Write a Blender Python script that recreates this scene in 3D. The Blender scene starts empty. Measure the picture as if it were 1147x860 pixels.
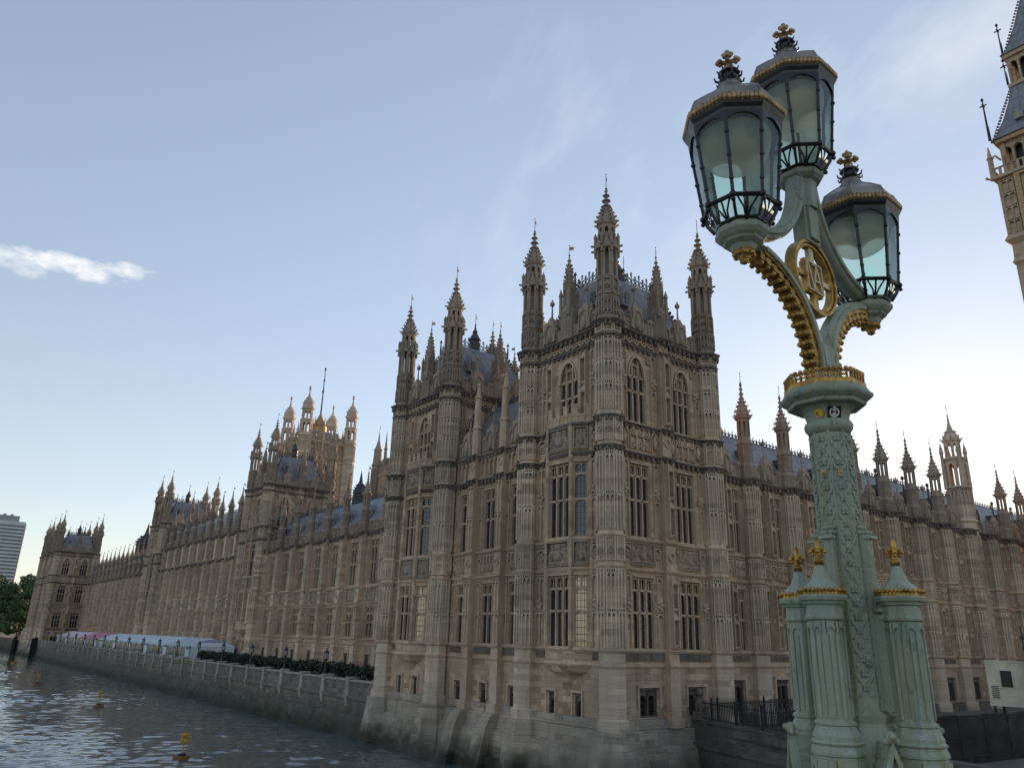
import bpy, math, random
from mathutils import Vector, Matrix, Quaternion
R = math.radians
C = bpy.context.scene
COL = C.collection
rnd = random.Random(7)

# ------------------------------------------------------------------ camera, sky, sun, exposure
cam = bpy.data.cameras.new('camera'); co = bpy.data.objects.new('camera', cam); COL.objects.link(co)
cam.sensor_width = 36.0; cam.lens = 27.144; cam.clip_start = 0.1; cam.clip_end = 12000
CX, CY = -35.1762, -35.5338
def cam_axes(pi=0.3189, ro=0.0283, ya=0.6492):
    fw = Vector((math.cos(pi)*math.sin(ya), math.cos(pi)*math.cos(ya), math.sin(pi)))
    r0 = Vector((math.cos(ya), -math.sin(ya), 0)); u0 = r0.cross(fw)
    r = math.cos(ro)*r0 + math.sin(ro)*u0
    return r, r.cross(fw), fw
_r, _u, _f = cam_axes()
co.matrix_world = Matrix(((_r.x, _u.x, -_f.x, CX), (_r.y, _u.y, -_f.y, CY), (_r.z, _u.z, -_f.z, 0), (0, 0, 0, 1)))
C.camera = co

SUN_AZ, SUN_EL = R(68.0), R(9.5)          # azimuth from +Y towards +X
w = bpy.data.worlds.new('World'); C.world = w; w.use_nodes = True
nt = w.node_tree; nt.nodes.clear()
n_out = nt.nodes.new('ShaderNodeOutputWorld'); n_bg = nt.nodes.new('ShaderNodeBackground')
sky = nt.nodes.new('ShaderNodeTexSky'); sky.sky_type = 'NISHITA'; sky.sun_disc = False
sky.sun_elevation = SUN_EL; sky.sun_rotation = SUN_AZ
sky.air_density = 1.0; sky.dust_density = 0.16; sky.ozone_density = 1.6; sky.altitude = 0
n_bg.inputs['Strength'].default_value = 0.12
tc = nt.nodes.new('ShaderNodeTexCoord')
def wmath(op, a, b=None):
    n = nt.nodes.new('ShaderNodeMath'); n.operation = op
    for i, v in enumerate((a, b)):
        if v is None: continue
        if isinstance(v, (int, float)): n.inputs[i].default_value = v
        else: nt.links.new(v, n.inputs[i])
    return n.outputs[0]
def wnoise(scale, detail, sx, sy, sz, loc=(0, 0, 0)):
    m = nt.nodes.new('ShaderNodeMapping'); m.inputs['Scale'].default_value = (sx, sy, sz); m.inputs['Location'].default_value = loc
    nt.links.new(tc.outputs['Generated'], m.inputs['Vector'])
    n = nt.nodes.new('ShaderNodeTexNoise'); n.inputs['Scale'].default_value = scale; n.inputs['Detail'].default_value = detail
    n.inputs['Roughness'].default_value = 0.6
    nt.links.new(m.outputs['Vector'], n.inputs['Vector']); return n.outputs['Fac']
def near_dir(az, el, rad_az, rad_el, tilt=0.0):
    """1 at the cloud's centre falling to 0 at its angular radius: a cloud has a place in the sky"""
    a, e = R(az), R(el)
    d = Vector((math.sin(a)*math.cos(e), math.cos(a)*math.cos(e), math.sin(e)))
    h = Vector((math.cos(a), -math.sin(a), 0)); v = h.cross(d)
    h, v = h*math.cos(tilt)+v*math.sin(tilt), v*math.cos(tilt)-h*math.sin(tilt)
    out = []
    for ax, rad in ((h, rad_az), (v, rad_el)):
        n = nt.nodes.new('ShaderNodeVectorMath'); n.operation = 'DOT_PRODUCT'
        nt.links.new(tc.outputs['Generated'], n.inputs[0]); n.inputs[1].default_value = ax
        q = wmath('DIVIDE', n.outputs['Value'], math.sin(R(rad))); out.append(wmath('MULTIPLY', q, q))
    s = wmath('ADD', out[0], out[1])
    n = nt.nodes.new('ShaderNodeVectorMath'); n.operation = 'DOT_PRODUCT'
    nt.links.new(tc.outputs['Generated'], n.inputs[0]); n.inputs[1].default_value = d
    front = wmath('GREATER_THAN', n.outputs['Value'], 0)
    k = wmath('SUBTRACT', 1.0, s); k = wmath('MAXIMUM', k, 0.0)
    return wmath('MULTIPLY', k, front)
def ramp(v, a, b):
    n = nt.nodes.new('ShaderNodeMapRange'); n.inputs['From Min'].default_value = a; n.inputs['From Max'].default_value = b
    nt.links.new(v, n.inputs['Value']); return n.outputs['Result']
nz = wnoise(26, 9, 1, 1, 1.9)
clouds = None
for (az, el, ra, re, ti, amp) in ((4.9, 22.4, 3.9, 0.85, R(-3), 1.0), (0.5, 22.0, 2.6, 0.75, R(2), 0.75),
                                  (2.0, 21.6, 1.7, 0.75, 0, 0.7), (8.0, 22.9, 2.2, 0.7, R(4), 0.9)):
    k = near_dir(az, el, ra, re, ti)
    c = wmath('ADD', wmath('MULTIPLY', k, 0.5), wmath('MULTIPLY', nz, 1.5))
    c = wmath('MULTIPLY', ramp(c, 0.86, 1.35), amp)
    c = wmath('MULTIPLY', c, ramp(k, 0.0, 0.25))
    clouds = c if clouds is None else wmath('MAXIMUM', clouds, c)
wisp = ramp(wnoise(3.2, 7, 2.6, 0.9, 1.2, (1.3, 0.2, 0)), 0.50, 0.82)
hi = wmath('MULTIPLY', near_dir(71, 41, 18, 11, R(30)), wisp)
hi = wmath('MULTIPLY', hi, 0.55)
hi2 = wmath('MULTIPLY', wmath('MULTIPLY', near_dir(45, 34, 20, 16), wisp), 0.32)
clouds = wmath('MAXIMUM', clouds, wmath('MAXIMUM', hi, hi2))
gam = nt.nodes.new('ShaderNodeGamma'); gam.inputs['Gamma'].default_value = 0.56; nt.links.new(sky.outputs['Color'], gam.inputs['Color'])
mixw = nt.nodes.new('ShaderNodeMix'); mixw.data_type = 'RGBA'
nt.links.new(clouds, mixw.inputs['Factor']); tint = nt.nodes.new('ShaderNodeMix'); tint.data_type = 'RGBA'; tint.blend_type = 'MULTIPLY'; tint.inputs['Factor'].default_value = 1.0; nt.links.new(gam.outputs['Color'], tint.inputs['A']); tint.inputs['B'].default_value = (1.02, 0.978, 1.015, 1)
nt.links.new(tint.outputs['Result'], mixw.inputs['A'])
mixw.inputs['B'].default_value = (2.75, 2.72, 2.7, 1)
nt.links.new(mixw.outputs['Result'], n_bg.inputs['Color']); nt.links.new(n_bg.outputs[0], n_out.inputs['Surface'])

sun = bpy.data.lights.new('sun', 'SUN'); sun.energy = 2.0; sun.angle = R(0.5); sun.color = (1.0, 0.62, 0.34)
so = bpy.data.objects.new('sun', sun); COL.objects.link(so)
sd = Vector((math.sin(SUN_AZ)*math.cos(SUN_EL), math.cos(SUN_AZ)*math.cos(SUN_EL), math.sin(SUN_EL)))
so.rotation_euler = sd.to_track_quat('Z', 'Y').to_euler(); so.location = (0, 0, 200)
vs = C.view_settings; vs.view_transform = 'Standard'; vs.look = 'None'; vs.gamma = 1; vs.exposure = 1.75
C.cycles.max_bounces = 8; C.cycles.transparent_max_bounces = 24

# ------------------------------------------------------------------ materials
class NT:
    def __init__(s, name):
        s.m = bpy.data.materials.new(name); s.m.use_nodes = True; s.t = s.m.node_tree
        s.b = s.t.nodes['Principled BSDF']; s.out = s.t.nodes['Material Output']
    def n(s, typ, ins=None, **kw):
        q = s.t.nodes.new(typ)
        for k, v in kw.items(): setattr(q, k, v)
        for k, v in (ins or {}).items():
            if hasattr(v, 'is_output'): s.t.links.new(v, q.inputs[k])
            else: q.inputs[k].default_value = v
        return q
    def set(s, k, v):
        if hasattr(v, 'is_output'): s.t.links.new(v, s.b.inputs[k])
        else: s.b.inputs[k].default_value = v
    def math(s, op, a, b=0.0): return s.n('ShaderNodeMath', {0: a, 1: b}, operation=op).outputs[0]
    def mix(s, f, a, b, mode='MIX'):
        return s.n('ShaderNodeMix', {'Factor': f, 'A': a, 'B': b}, data_type='RGBA', blend_type=mode).outputs['Result']
    def noise(s, vec, scale, detail=4, rough=0.55):
        return s.n('ShaderNodeTexNoise', {'Vector': vec, 'Scale': scale, 'Detail': detail, 'Roughness': rough}).outputs['Fac']
    def rng(s, v, a, b, c=0.0, d=1.0):
        return s.n('ShaderNodeMapRange', {'Value': v, 'From Min': a, 'From Max': b, 'To Min': c, 'To Max': d}).outputs['Result']
    def mapping(s, vec, sc): return s.n('ShaderNodeMapping', {'Vector': vec, 'Scale': sc}).outputs['Vector']
    def bump(s, h, st, dist=0.02):
        o = s.n('ShaderNodeBump', {'Height': h, 'Strength': st, 'Distance': dist}); s.set('Normal', o.outputs['Normal']); return o
def rgba(c): return (c[0], c[1], c[2], 1)

def stone_mat(name, c1, c2, grey, soot=0.45, ashlar=True, algae=None, bump=0.5, carve=0.0, hue_far=0.0):
    k = NT(name); pos = k.n('ShaderNodeNewGeometry').outputs['Position']
    sp = k.n('ShaderNodeSeparateXYZ', {0: pos}).outputs
    u = k.math('ADD', sp[0], sp[1])
    uv = k.n('ShaderNodeCombineXYZ', {0: u, 1: sp[2], 2: 0.0}).outputs[0]
    big = k.noise(pos, 0.33, 5)
    fine = k.noise(pos, 7.0, 5, 0.65)
    broad = k.noise(pos, 0.11, 4, 0.6)
    if ashlar:
        br = k.n('ShaderNodeTexBrick', {'Vector': uv, 'Color1': rgba(c1), 'Color2': rgba(c2), 'Mortar': rgba([x*0.6 for x in c2]),
                                        'Scale': 1.0, 'Mortar Size': 0.012, 'Mortar Smooth': 0.3, 'Bias': -0.1, 'Brick Width': 0.86, 'Row Height': 0.37}, offset=0.5)
        col = br.outputs['Color']; mort = br.outputs['Fac']
        b2 = k.n('ShaderNodeTexBrick', {'Vector': uv, 'Color1': rgba((0, 0, 0)), 'Color2': rgba((1, 1, 1)), 'Mortar': rgba((0.5, 0.5, 0.5)), 'Scale': 1.0, 'Mortar Size': 0.0, 'Brick Width': 0.86, 'Row Height': 0.37}, offset=0.5, offset_frequency=2)
        col = k.mix(k.rng(b2.outputs['Color'], 0.80, 0.86, 0, 0.55), col, rgba([x*0.55 for x in c2]))       # replaced and darkened blocks
        col = k.mix(k.rng(b2.outputs['Color'], 0.20, 0.14, 0, 0.5), col, rgba([min(1, x*1.22) for x in c1]))
    else:
        col = k.mix(k.rng(k.noise(pos, 1.7, 3), 0.35, 0.65), rgba(c1), rgba(c2)); mort = None
    col = k.mix(k.rng(big, 0.42, 0.66, 0, 0.75), col, rgba(grey))
    st = k.noise(k.mapping(pos, (1.6, 1.6, 0.14)), 1.5, 5, 0.62)          # rain streaks, running down
    col = k.mix(k.rng(st, 0.52, 0.74, 0, soot), col, rgba((0.055, 0.048, 0.042)))
    blot = k.noise(pos, 2.3, 6, 0.7)
    col = k.mix(k.rng(blot, 0.55, 0.8, 0, 0.35), col, rgba([x*0.55 for x in c2]))
    col = k.mix(k.rng(fine, 0.3, 0.75, 0, 0.35), col, rgba([min(1, x*1.25) for x in c1]))
    if algae:
        zf = k.rng(k.math('ADD', sp[2], k.math('MULTIPLY', k.noise(pos, 0.9, 5), 2.2)), algae[0], algae[1], 1, 0)
        col = k.mix(zf, col, rgba(algae[2]))
        z2 = k.rng(k.math('ADD', sp[2], k.math('MULTIPLY', k.noise(pos, 0.5, 5), 1.4)), algae[0]+0.6, algae[1]+1.0, 0.55, 0)
        gm = k.math('MULTIPLY', z2, k.rng(k.noise(pos, 0.8, 4), 0.5, 0.7, 0, 0.6))
        col = k.mix(gm, col, rgba((0.13, 0.11, 0.05)))
    col = k.mix(k.rng(broad, 0.44, 0.62, 0, 0.42), col, k.mix(0.5, rgba([x*0.45 for x in c2]), rgba([x*0.7 for x in grey])))
    k.set('Base Color', col); k.set('Roughness', 0.88); k.set('Specular IOR Level', 0.25)
    h = k.math('MULTIPLY', fine, 0.5)
    if mort is not None: h = k.math('SUBTRACT', h, k.math('MULTIPLY', mort, 0.6))
    if carve:
        v = k.n('ShaderNodeTexVoronoi', {'Vector': pos, 'Scale': 4.5}).outputs['Distance']
        h = k.math('ADD', h, k.math('MULTIPLY', v, carve))
    k.bump(h, bump, 0.03); return k.m

M = {}
M['stone'] = stone_mat('weathered honey limestone', (0.55, 0.402, 0.268), (0.32, 0.212, 0.143), (0.41, 0.305, 0.222), soot=0.56)
M['trim'] = stone_mat('carved limestone', (0.61, 0.458, 0.325), (0.43, 0.302, 0.208), (0.46, 0.352, 0.265), soot=0.45, ashlar=False)
M['turret'] = stone_mat('pale turret limestone', (0.64, 0.508, 0.378), (0.47, 0.355, 0.256), (0.50, 0.41, 0.322), soot=0.55)
M['soot'] = stone_mat('sooty and shade dark limestone', (0.17, 0.14, 0.118), (0.075, 0.063, 0.055), (0.25, 0.205, 0.17), soot=0.6, ashlar=False)  # real soot on cornices; painted shade in the hollows of carving
M['carved'] = stone_mat('dark carved limestone', (0.27, 0.20, 0.145), (0.19, 0.14, 0.10), (0.20, 0.16, 0.13), soot=0.55, ashlar=False, bump=0.9, carve=1.2)
M['pinn'] = stone_mat('weather blackened pinnacle stone', (0.39, 0.305, 0.235), (0.26, 0.20, 0.15), (0.31, 0.255, 0.205), soot=0.6, ashlar=False)
M['parapet'] = stone_mat('grey parapet stone', (0.43, 0.34, 0.26), (0.30, 0.225, 0.165), (0.33, 0.27, 0.215), soot=0.6, ashlar=False)
M['carved_fig'] = stone_mat('carved limestone figures', (0.40, 0.32, 0.24), (0.28, 0.21, 0.15), (0.30, 0.25, 0.2), soot=0.5, ashlar=False, bump=0.7, carve=0.6)
M['plinth'] = stone_mat('river plinth stone', (0.42, 0.35, 0.27), (0.31, 0.25, 0.19), (0.30, 0.27, 0.23), soot=0.6, algae=(-6.9, -5.3, (0.034, 0.032, 0.024)))
M['riverwall'] = stone_mat('river wall granite', (0.22, 0.20, 0.165), (0.14, 0.13, 0.105), (0.11, 0.105, 0.085), soot=0.8, algae=(-7.0, -4.6, (0.022, 0.028, 0.017)))
M['pierstone'] = stone_mat('pale pier stone', (0.40, 0.37, 0.31), (0.30, 0.27, 0.22), (0.25, 0.24, 0.20), soot=0.6, ashlar=False, algae=(-7.0, -5.6, (0.05, 0.055, 0.035)))
M['quay'] = stone_mat('quay wall stone', (0.15, 0.135, 0.12), (0.10, 0.09, 0.08), (0.09, 0.085, 0.075), soot=0.6, algae=(-7.6, -5.4, (0.02, 0.022, 0.016)))
M['bigben'] = stone_mat('golden clock tower stone', (0.52, 0.40, 0.27), (0.42, 0.31, 0.20), (0.43, 0.34, 0.25), soot=0.2)

def simple(name, col, rough=0.5, metal=0.0, spec=0.5, nscale=3.0, var=0.25, bump=0.0, bscale=30):
    k = NT(name); pos = k.n('ShaderNodeNewGeometry').outputs['Position']
    f = k.rng(k.noise(pos, nscale, 5, 0.6), 0.35, 0.7)
    k.set('Base Color', k.mix(f, rgba(col), rgba([x*(1-var) for x in col])))
    k.set('Roughness', k.rng(k.noise(pos, nscale*2, 3), 0.3, 0.7, max(0.02, rough-0.08), min(1, rough+0.12)))
    k.set('Metallic', metal); k.set('Specular IOR Level', spec)
    if bump: k.bump(k.noise(pos, bscale, 4), bump, 0.01)
    return k.m
def lead_mat():
    k = NT('lead roof sheets'); pos = k.n('ShaderNodeNewGeometry').outputs['Position']
    sp = k.n('ShaderNodeSeparateXYZ', {0: pos}).outputs
    uv = k.n('ShaderNodeCombineXYZ', {0: k.math('ADD', sp[0], sp[1]), 1: sp[2], 2: 0.0}).outputs[0]
    br = k.n('ShaderNodeTexBrick', {'Vector': uv, 'Color1': rgba((0.25, 0.262, 0.28)), 'Color2': rgba((0.175, 0.186, 0.205)), 'Mortar': rgba((0.05, 0.055, 0.065)),
             'Scale': 1.0, 'Mortar Size': 0.03, 'Brick Width': 0.75, 'Row Height': 1.5}, offset=0.3)
    st = k.noise(k.mapping(pos, (2.5, 2.5, 0.3)), 2.0, 5)
    k.set('Base Color', k.mix(k.rng(st, 0.4, 0.7, 0, 0.6), br.outputs['Color'], rgba((0.30, 0.31, 0.325))))
    k.set('Roughness', 0.45); k.set('Metallic', 0.25)
    k.bump(k.math('ADD', br.outputs['Fac'], k.math('MULTIPLY', st, 0.3)), 0.5, 0.04); return k.m
M['lead'] = lead_mat()
M['iron'] = simple('dark ironwork', (0.035, 0.037, 0.042), 0.5, 0.3)
M['crest'] = simple('iron roof cresting', (0.06, 0.065, 0.075), 0.5, 0.3)
M['gold'] = simple('weathered gilding', (0.64, 0.38, 0.10), 0.42, 0.8, 0.5, 16, 0.68, 0.6, 70)
M['gilt_dull'] = simple('tarnished gilding', (0.55, 0.36, 0.18), 0.45, 0.7, 0.5, 30, 0.6, 0.4, 60)

def leaded_glass(name, base, em=None):
    k = NT(name); tcn = k.n('ShaderNodeTexCoord').outputs['Object']
    pos = k.n('ShaderNodeNewGeometry').outputs['Position']
    sp = k.n('ShaderNodeSeparateXYZ', {0: tcn}).outputs
    uv = k.n('ShaderNodeCombineXYZ', {0: k.math('ADD', sp[0], sp[1]), 1: sp[2], 2: 0.0}).outputs[0]
    br = k.n('ShaderNodeTexBrick', {'Vector': uv, 'Color1': rgba((0, 0, 0)), 'Color2': rgba((1, 1, 1)), 'Mortar': rgba((0, 0, 0)), 'Scale': 1.0,
             'Mortar Size': 0.018, 'Brick Width': 0.24, 'Row Height': 0.42}, offset=0.0)
    lead = br.outputs['Fac']
    oi = k.n('ShaderNodeObjectInfo').outputs['Random']; blind = k.math('MULTIPLY', k.rng(oi, 0.80, 0.84), k.math('GREATER_THAN', sp[2], k.math('MULTIPLY', oi, 2.6)))
    gcol = k.mix(k.math('MULTIPLY', blind, 0.8), rgba(base), rgba((0.16, 0.135, 0.10)))
    k.set('Base Color', k.mix(lead, gcol, rgba((0.02, 0.02, 0.022))))
    k.set('Roughness', k.rng(lead, 0, 1, 0.07, 0.6)); k.set('Specular IOR Level', 0.8)
    k.bump(k.math('ADD', k.noise(pos, 2.2, 2), k.math('MULTIPLY', br.outputs['Color'], 0.25)), 0.12, 0.05)
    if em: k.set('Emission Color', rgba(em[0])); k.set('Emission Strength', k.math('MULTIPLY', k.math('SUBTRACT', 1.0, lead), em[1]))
    return k.m
M['glass'] = leaded_glass('leaded window glass', (0.02, 0.022, 0.026))
M['glass_reflect'] = leaded_glass('leaded glass with painted warm reflection', (0.05, 0.04, 0.02), ((1.0, 0.88, 0.64), 0.04))  # faint glow stands in for a sunlit reflection on the oriel pane
M['glass_dark'] = leaded_glass('dark basement glass', (0.01, 0.01, 0.011))

# ------------------------------------------------------------------ mesh builder
WHOLE = {'crown', 'foliage', 'river_water', 'ground', 'pane', 'window', 'bars', 'piles'}
class MB:
    def __init__(s): s.v = []; s.f = []; s.mi = []; s.sm = []; s.cur = 0; s.smooth = False
    def add(s, vs, fs):
        b = len(s.v); s.v += [tuple(p) for p in vs]
        for f in fs: s.f.append(tuple(i+b for i in f)); s.mi.append(s.cur); s.sm.append(s.smooth)
    def box(s, x0, x1, y0, y1, z0, z1, M4=None):
        vs = [(x, y, z) for z in (z0, z1) for (x, y) in ((x0, y0), (x1, y0), (x1, y1), (x0, y1))]
        if M4 is not None: vs = [M4 @ Vector(p) for p in vs]
        s.add(vs, [(3, 2, 1, 0), (4, 5, 6, 7), (0, 1, 5, 4), (1, 2, 6, 5), (2, 3, 7, 6), (3, 0, 4, 7)])
    def quad(s, a, b, c, d): s.add([a, b, c, d], [(0, 1, 2, 3)])
    def poly(s, pts, y0, y1, M4=None):
        """polygon in x,z extruded from y0 (front) to y1"""
        n = len(pts); vs = [(x, y0, z) for x, z in pts]+[(x, y1, z) for x, z in pts]
        if M4 is not None: vs = [M4 @ Vector(p) for p in vs]
        s.add(vs, [tuple(range(n)), tuple(range(2*n-1, n-1, -1))]+[(i, (i+1) % n, (i+1) % n+n, i+n) for i in range(n)])
    def loft(s, rings, cap0=True, cap1=True, closed=True):
        n = len(rings[0]); vs = [p for r in rings for p in r]; fs = []
        for k in range(len(rings)-1):
            for i in range(n if closed else n-1):
                j = (i+1) % n; fs.append((k*n+i, k*n+j, (k+1)*n+j, (k+1)*n+i))
        if cap0: fs.append(tuple(range(n-1, -1, -1)))
        if cap1: fs.append(tuple(range((len(rings)-1)*n, len(rings)*n)))
        s.add(vs, fs)
    def oct(s, prof, cx=0, cy=0, n=8, rot=None, cap0=True, cap1=True):
        """prof: list of (z, apothem)"""
        rot = math.pi/n if rot is None else rot
        s.loft([[(cx+a/math.cos(math.pi/n)*math.cos(rot+2*math.pi*i/n), cy+a/math.cos(math.pi/n)*math.sin(rot+2*math.pi*i/n), z) for i in range(n)] for z, a in prof], cap0, cap1)
    def lathe(s, prof, cx=0, cy=0, n=16, M4=None):
        sm = s.smooth; s.smooth = True
        rings = [[(cx+r*math.cos(2*math.pi*i/n), cy+r*math.sin(2*math.pi*i/n), z) for i in range(n)] for z, r in prof]
        if M4 is not None: rings = [[M4 @ Vector(p) for p in r] for r in rings]
        s.loft(rings); s.smooth = sm
    def tube(s, pts, r, n=6, r1=None):
        pts = [Vector(p) for p in pts]; rings = []
        for i, p in enumerate(pts):
            t = (pts[min(i+1, len(pts)-1)]-pts[max(i-1, 0)]).normalized()
            a = t.cross(Vector((0, 0, 1)))
            if a.length < 1e-3: a = t.cross(Vector((1, 0, 0)))
            a.normalize(); b = t.cross(a)
            rr = r if r1 is None else r+(r1-r)*i/max(1, len(pts)-1)
            rings.append([p+a*rr*math.cos(2*math.pi*k/n)+b*rr*math.sin(2*math.pi*k/n) for k in range(n)])
        s.loft(rings)
    def ball(s, c, r, n=8, sz=1.0):
        s.lathe([(c[2]+sz*r*math.sin(a), max(0.001, r*math.cos(a))) for a in [(-90+180*k/6)*math.pi/180 for k in range(7)]], c[0], c[1], n)
    def split(s):
        """the far-apart pieces of this shape, each as a shape of its own"""
        import numpy as np
        n = len(s.v); par = list(range(n))
        def find(a):
            while par[a] != a: par[a] = par[par[a]]; a = par[a]
            return a
        for f in s.f:
            r0 = find(f[0])
            for i in f[1:]:
                r1 = find(i)
                if r1 != r0: par[r1] = r0
        root = {}; isl = np.array([root.setdefault(find(i), len(root)) for i in range(n)]); k = len(root)
        if k == 1 or k > 2600: return [s]
        P = np.array([tuple(p) for p in s.v]); lo = np.full((k, 3), np.inf); hi = np.full((k, 3), -np.inf)
        np.minimum.at(lo, isl, P); np.maximum.at(hi, isl, P); size = (hi-lo).max(1); comp = np.full(k, -1); c = 0
        for i in range(k):
            if comp[i] >= 0: continue
            comp[i] = c; st = [i]
            while st:
                j = st.pop()
                gap = np.maximum(0, np.maximum(lo[j]-hi, lo-hi[j])); nr = np.sqrt((gap**2).sum(1)) <= np.maximum(0.02, 0.45*np.maximum(size, size[j]))
                for q in np.nonzero(nr & (comp < 0))[0]: comp[q] = c; st.append(int(q))
            c += 1
        if c == 1: return [s]
        out = []
        for q in range(c):
            m = MB(); idx = np.nonzero(comp[isl] == q)[0]; mp = {int(a): i for i, a in enumerate(idx)}; m.v = [s.v[int(a)] for a in idx]
            for f, mi, sm in zip(s.f, s.mi, s.sm):
                if f[0] in mp: m.f.append(tuple(mp[i] for i in f)); m.mi.append(mi); m.sm.append(sm)
            out.append(m)
        return out
    def mesh(s, name, mats):
        if name in WHOLE: return s.mesh1(name, mats)
        q = s.split()
        return s.mesh1(name, mats) if len(q) == 1 else [m.mesh1(name, mats) for m in q]
    def mesh1(s, name, mats):
        me = bpy.data.meshes.new(name); me.from_pydata(s.v, [], s.f)
        for m in (mats if isinstance(mats, (list, tuple)) else [mats]): me.materials.append(m)
        me.polygons.foreach_set('material_index', s.mi); me.polygons.foreach_set('use_smooth', s.sm)
        me.update(); return me
    def ob(s, name, mats, parent=None, loc=(0, 0, 0), rz=0.0): return ob(name, s.mesh(name, mats), parent, loc, rz)
def ob(name, me, parent=None, loc=(0, 0, 0), rz=0.0):
    if isinstance(me, list):
        os_ = [ob(name, m, parent, loc, rz) for m in me]; SIB[os_[0].name] = os_; return os_[0]
    o = bpy.data.objects.new(name, me); COL.objects.link(o)
    o.location = loc; o.rotation_euler = (0, 0, rz); o.parent = parent; return o
SIB = {}                                                   # first piece of a split part -> all its pieces
def tag(o, label, cat, group=None):
    o['label'] = label; o['category'] = cat
    if group: o['group'] = group
    return o
def thing(name, label, cat, loc=(0, 0, 0), rz=0.0, group=None):
    return tag(ob(name, None, None, loc, rz), label, cat, group)
def structure(o): o['kind'] = 'structure'; return o
KIDS = {}
def dup(o, parent=None, skip=()):
    c = o.copy(); COL.objects.link(c)
    if parent is not None: c.parent = parent
    for ch in [q for q in o.children]:
        if ch.name.split('.')[0] in skip: continue
        dup(ch, c, skip)
    return c
def dup_thing(o, loc, label, cat, group=None, rz=0.0, skip=()):
    c = dup(o, None, skip); c.location = loc; c.rotation_euler = (0, 0, rz); tag(c, label, cat, group); return c

# ------------------------------------------------------------------ gothic kit (local frame: wall face at y=0 looking to -y, x to the right)
def arch_pts(x0, x1, z0, z1, n=5):
    """pointed arch from (x0,z0) up to the apex and down to (x1,z0)"""
    xm = (x0+x1)/2; out = []
    for i in range(n+1):
        t = i/n; out.append((x0+(xm-x0)*(1-math.cos(t*math.pi/2))**0.8 if False else x0+(xm-x0)*(t**1.7), z0+(z1-z0)*math.sin(t*math.pi/2)**0.95))
    return out+[(x1-(p[0]-x0), p[1]) for p in reversed(out[:-1])]
def arch_plate(mb, x0, x1, z0, za, zt, y0, y1, M4=None):
    """plate between x0..x1, z0..zt with a pointed opening rising to za"""
    a = arch_pts(x0+1e-3, x1-1e-3, z0, za)
    half = len(a)//2
    mb.poly([(x0, z0)]+a[:half+1]+[((x0+x1)/2, zt), (x0, zt)], y0, y1, M4)
    mb.poly(a[half:]+[(x1, z0), (x1, zt), ((x0+x1)/2, zt)], y0, y1, M4)
def wall_holes(mb, x0, x1, z0, z1, holes, y=0.0, depth=0.35):
    xs = sorted({x0, x1, *[h[0] for h in holes], *[h[1] for h in holes]}); zs = sorted({z0, z1, *[h[2] for h in holes], *[h[3] for h in holes]})
    for i in range(len(xs)-1):
        for j in range(len(zs)-1):
            xm, zm = (xs[i]+xs[i+1])/2, (zs[j]+zs[j+1])/2
            if any(h[0] < xm < h[1] and h[2] < zm < h[3] for h in holes): continue
            mb.quad((xs[i], y, zs[j]), (xs[i+1], y, zs[j]), (xs[i+1], y, zs[j+1]), (xs[i], y, zs[j+1]))
    for (a, b, c, d) in holes:
        e = y+depth
        mb.quad((a, y, c), (a, y, d), (a, e, d), (a, e, c)); mb.quad((b, y, d), (b, y, c), (b, e, c), (b, e, d))
        mb.quad((a, y, d), (b, y, d), (b, e, d), (a, e, d)); mb.quad((b, y, c), (a, y, c), (a, e, c), (b, e, c))
WCACHE = {}
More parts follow.
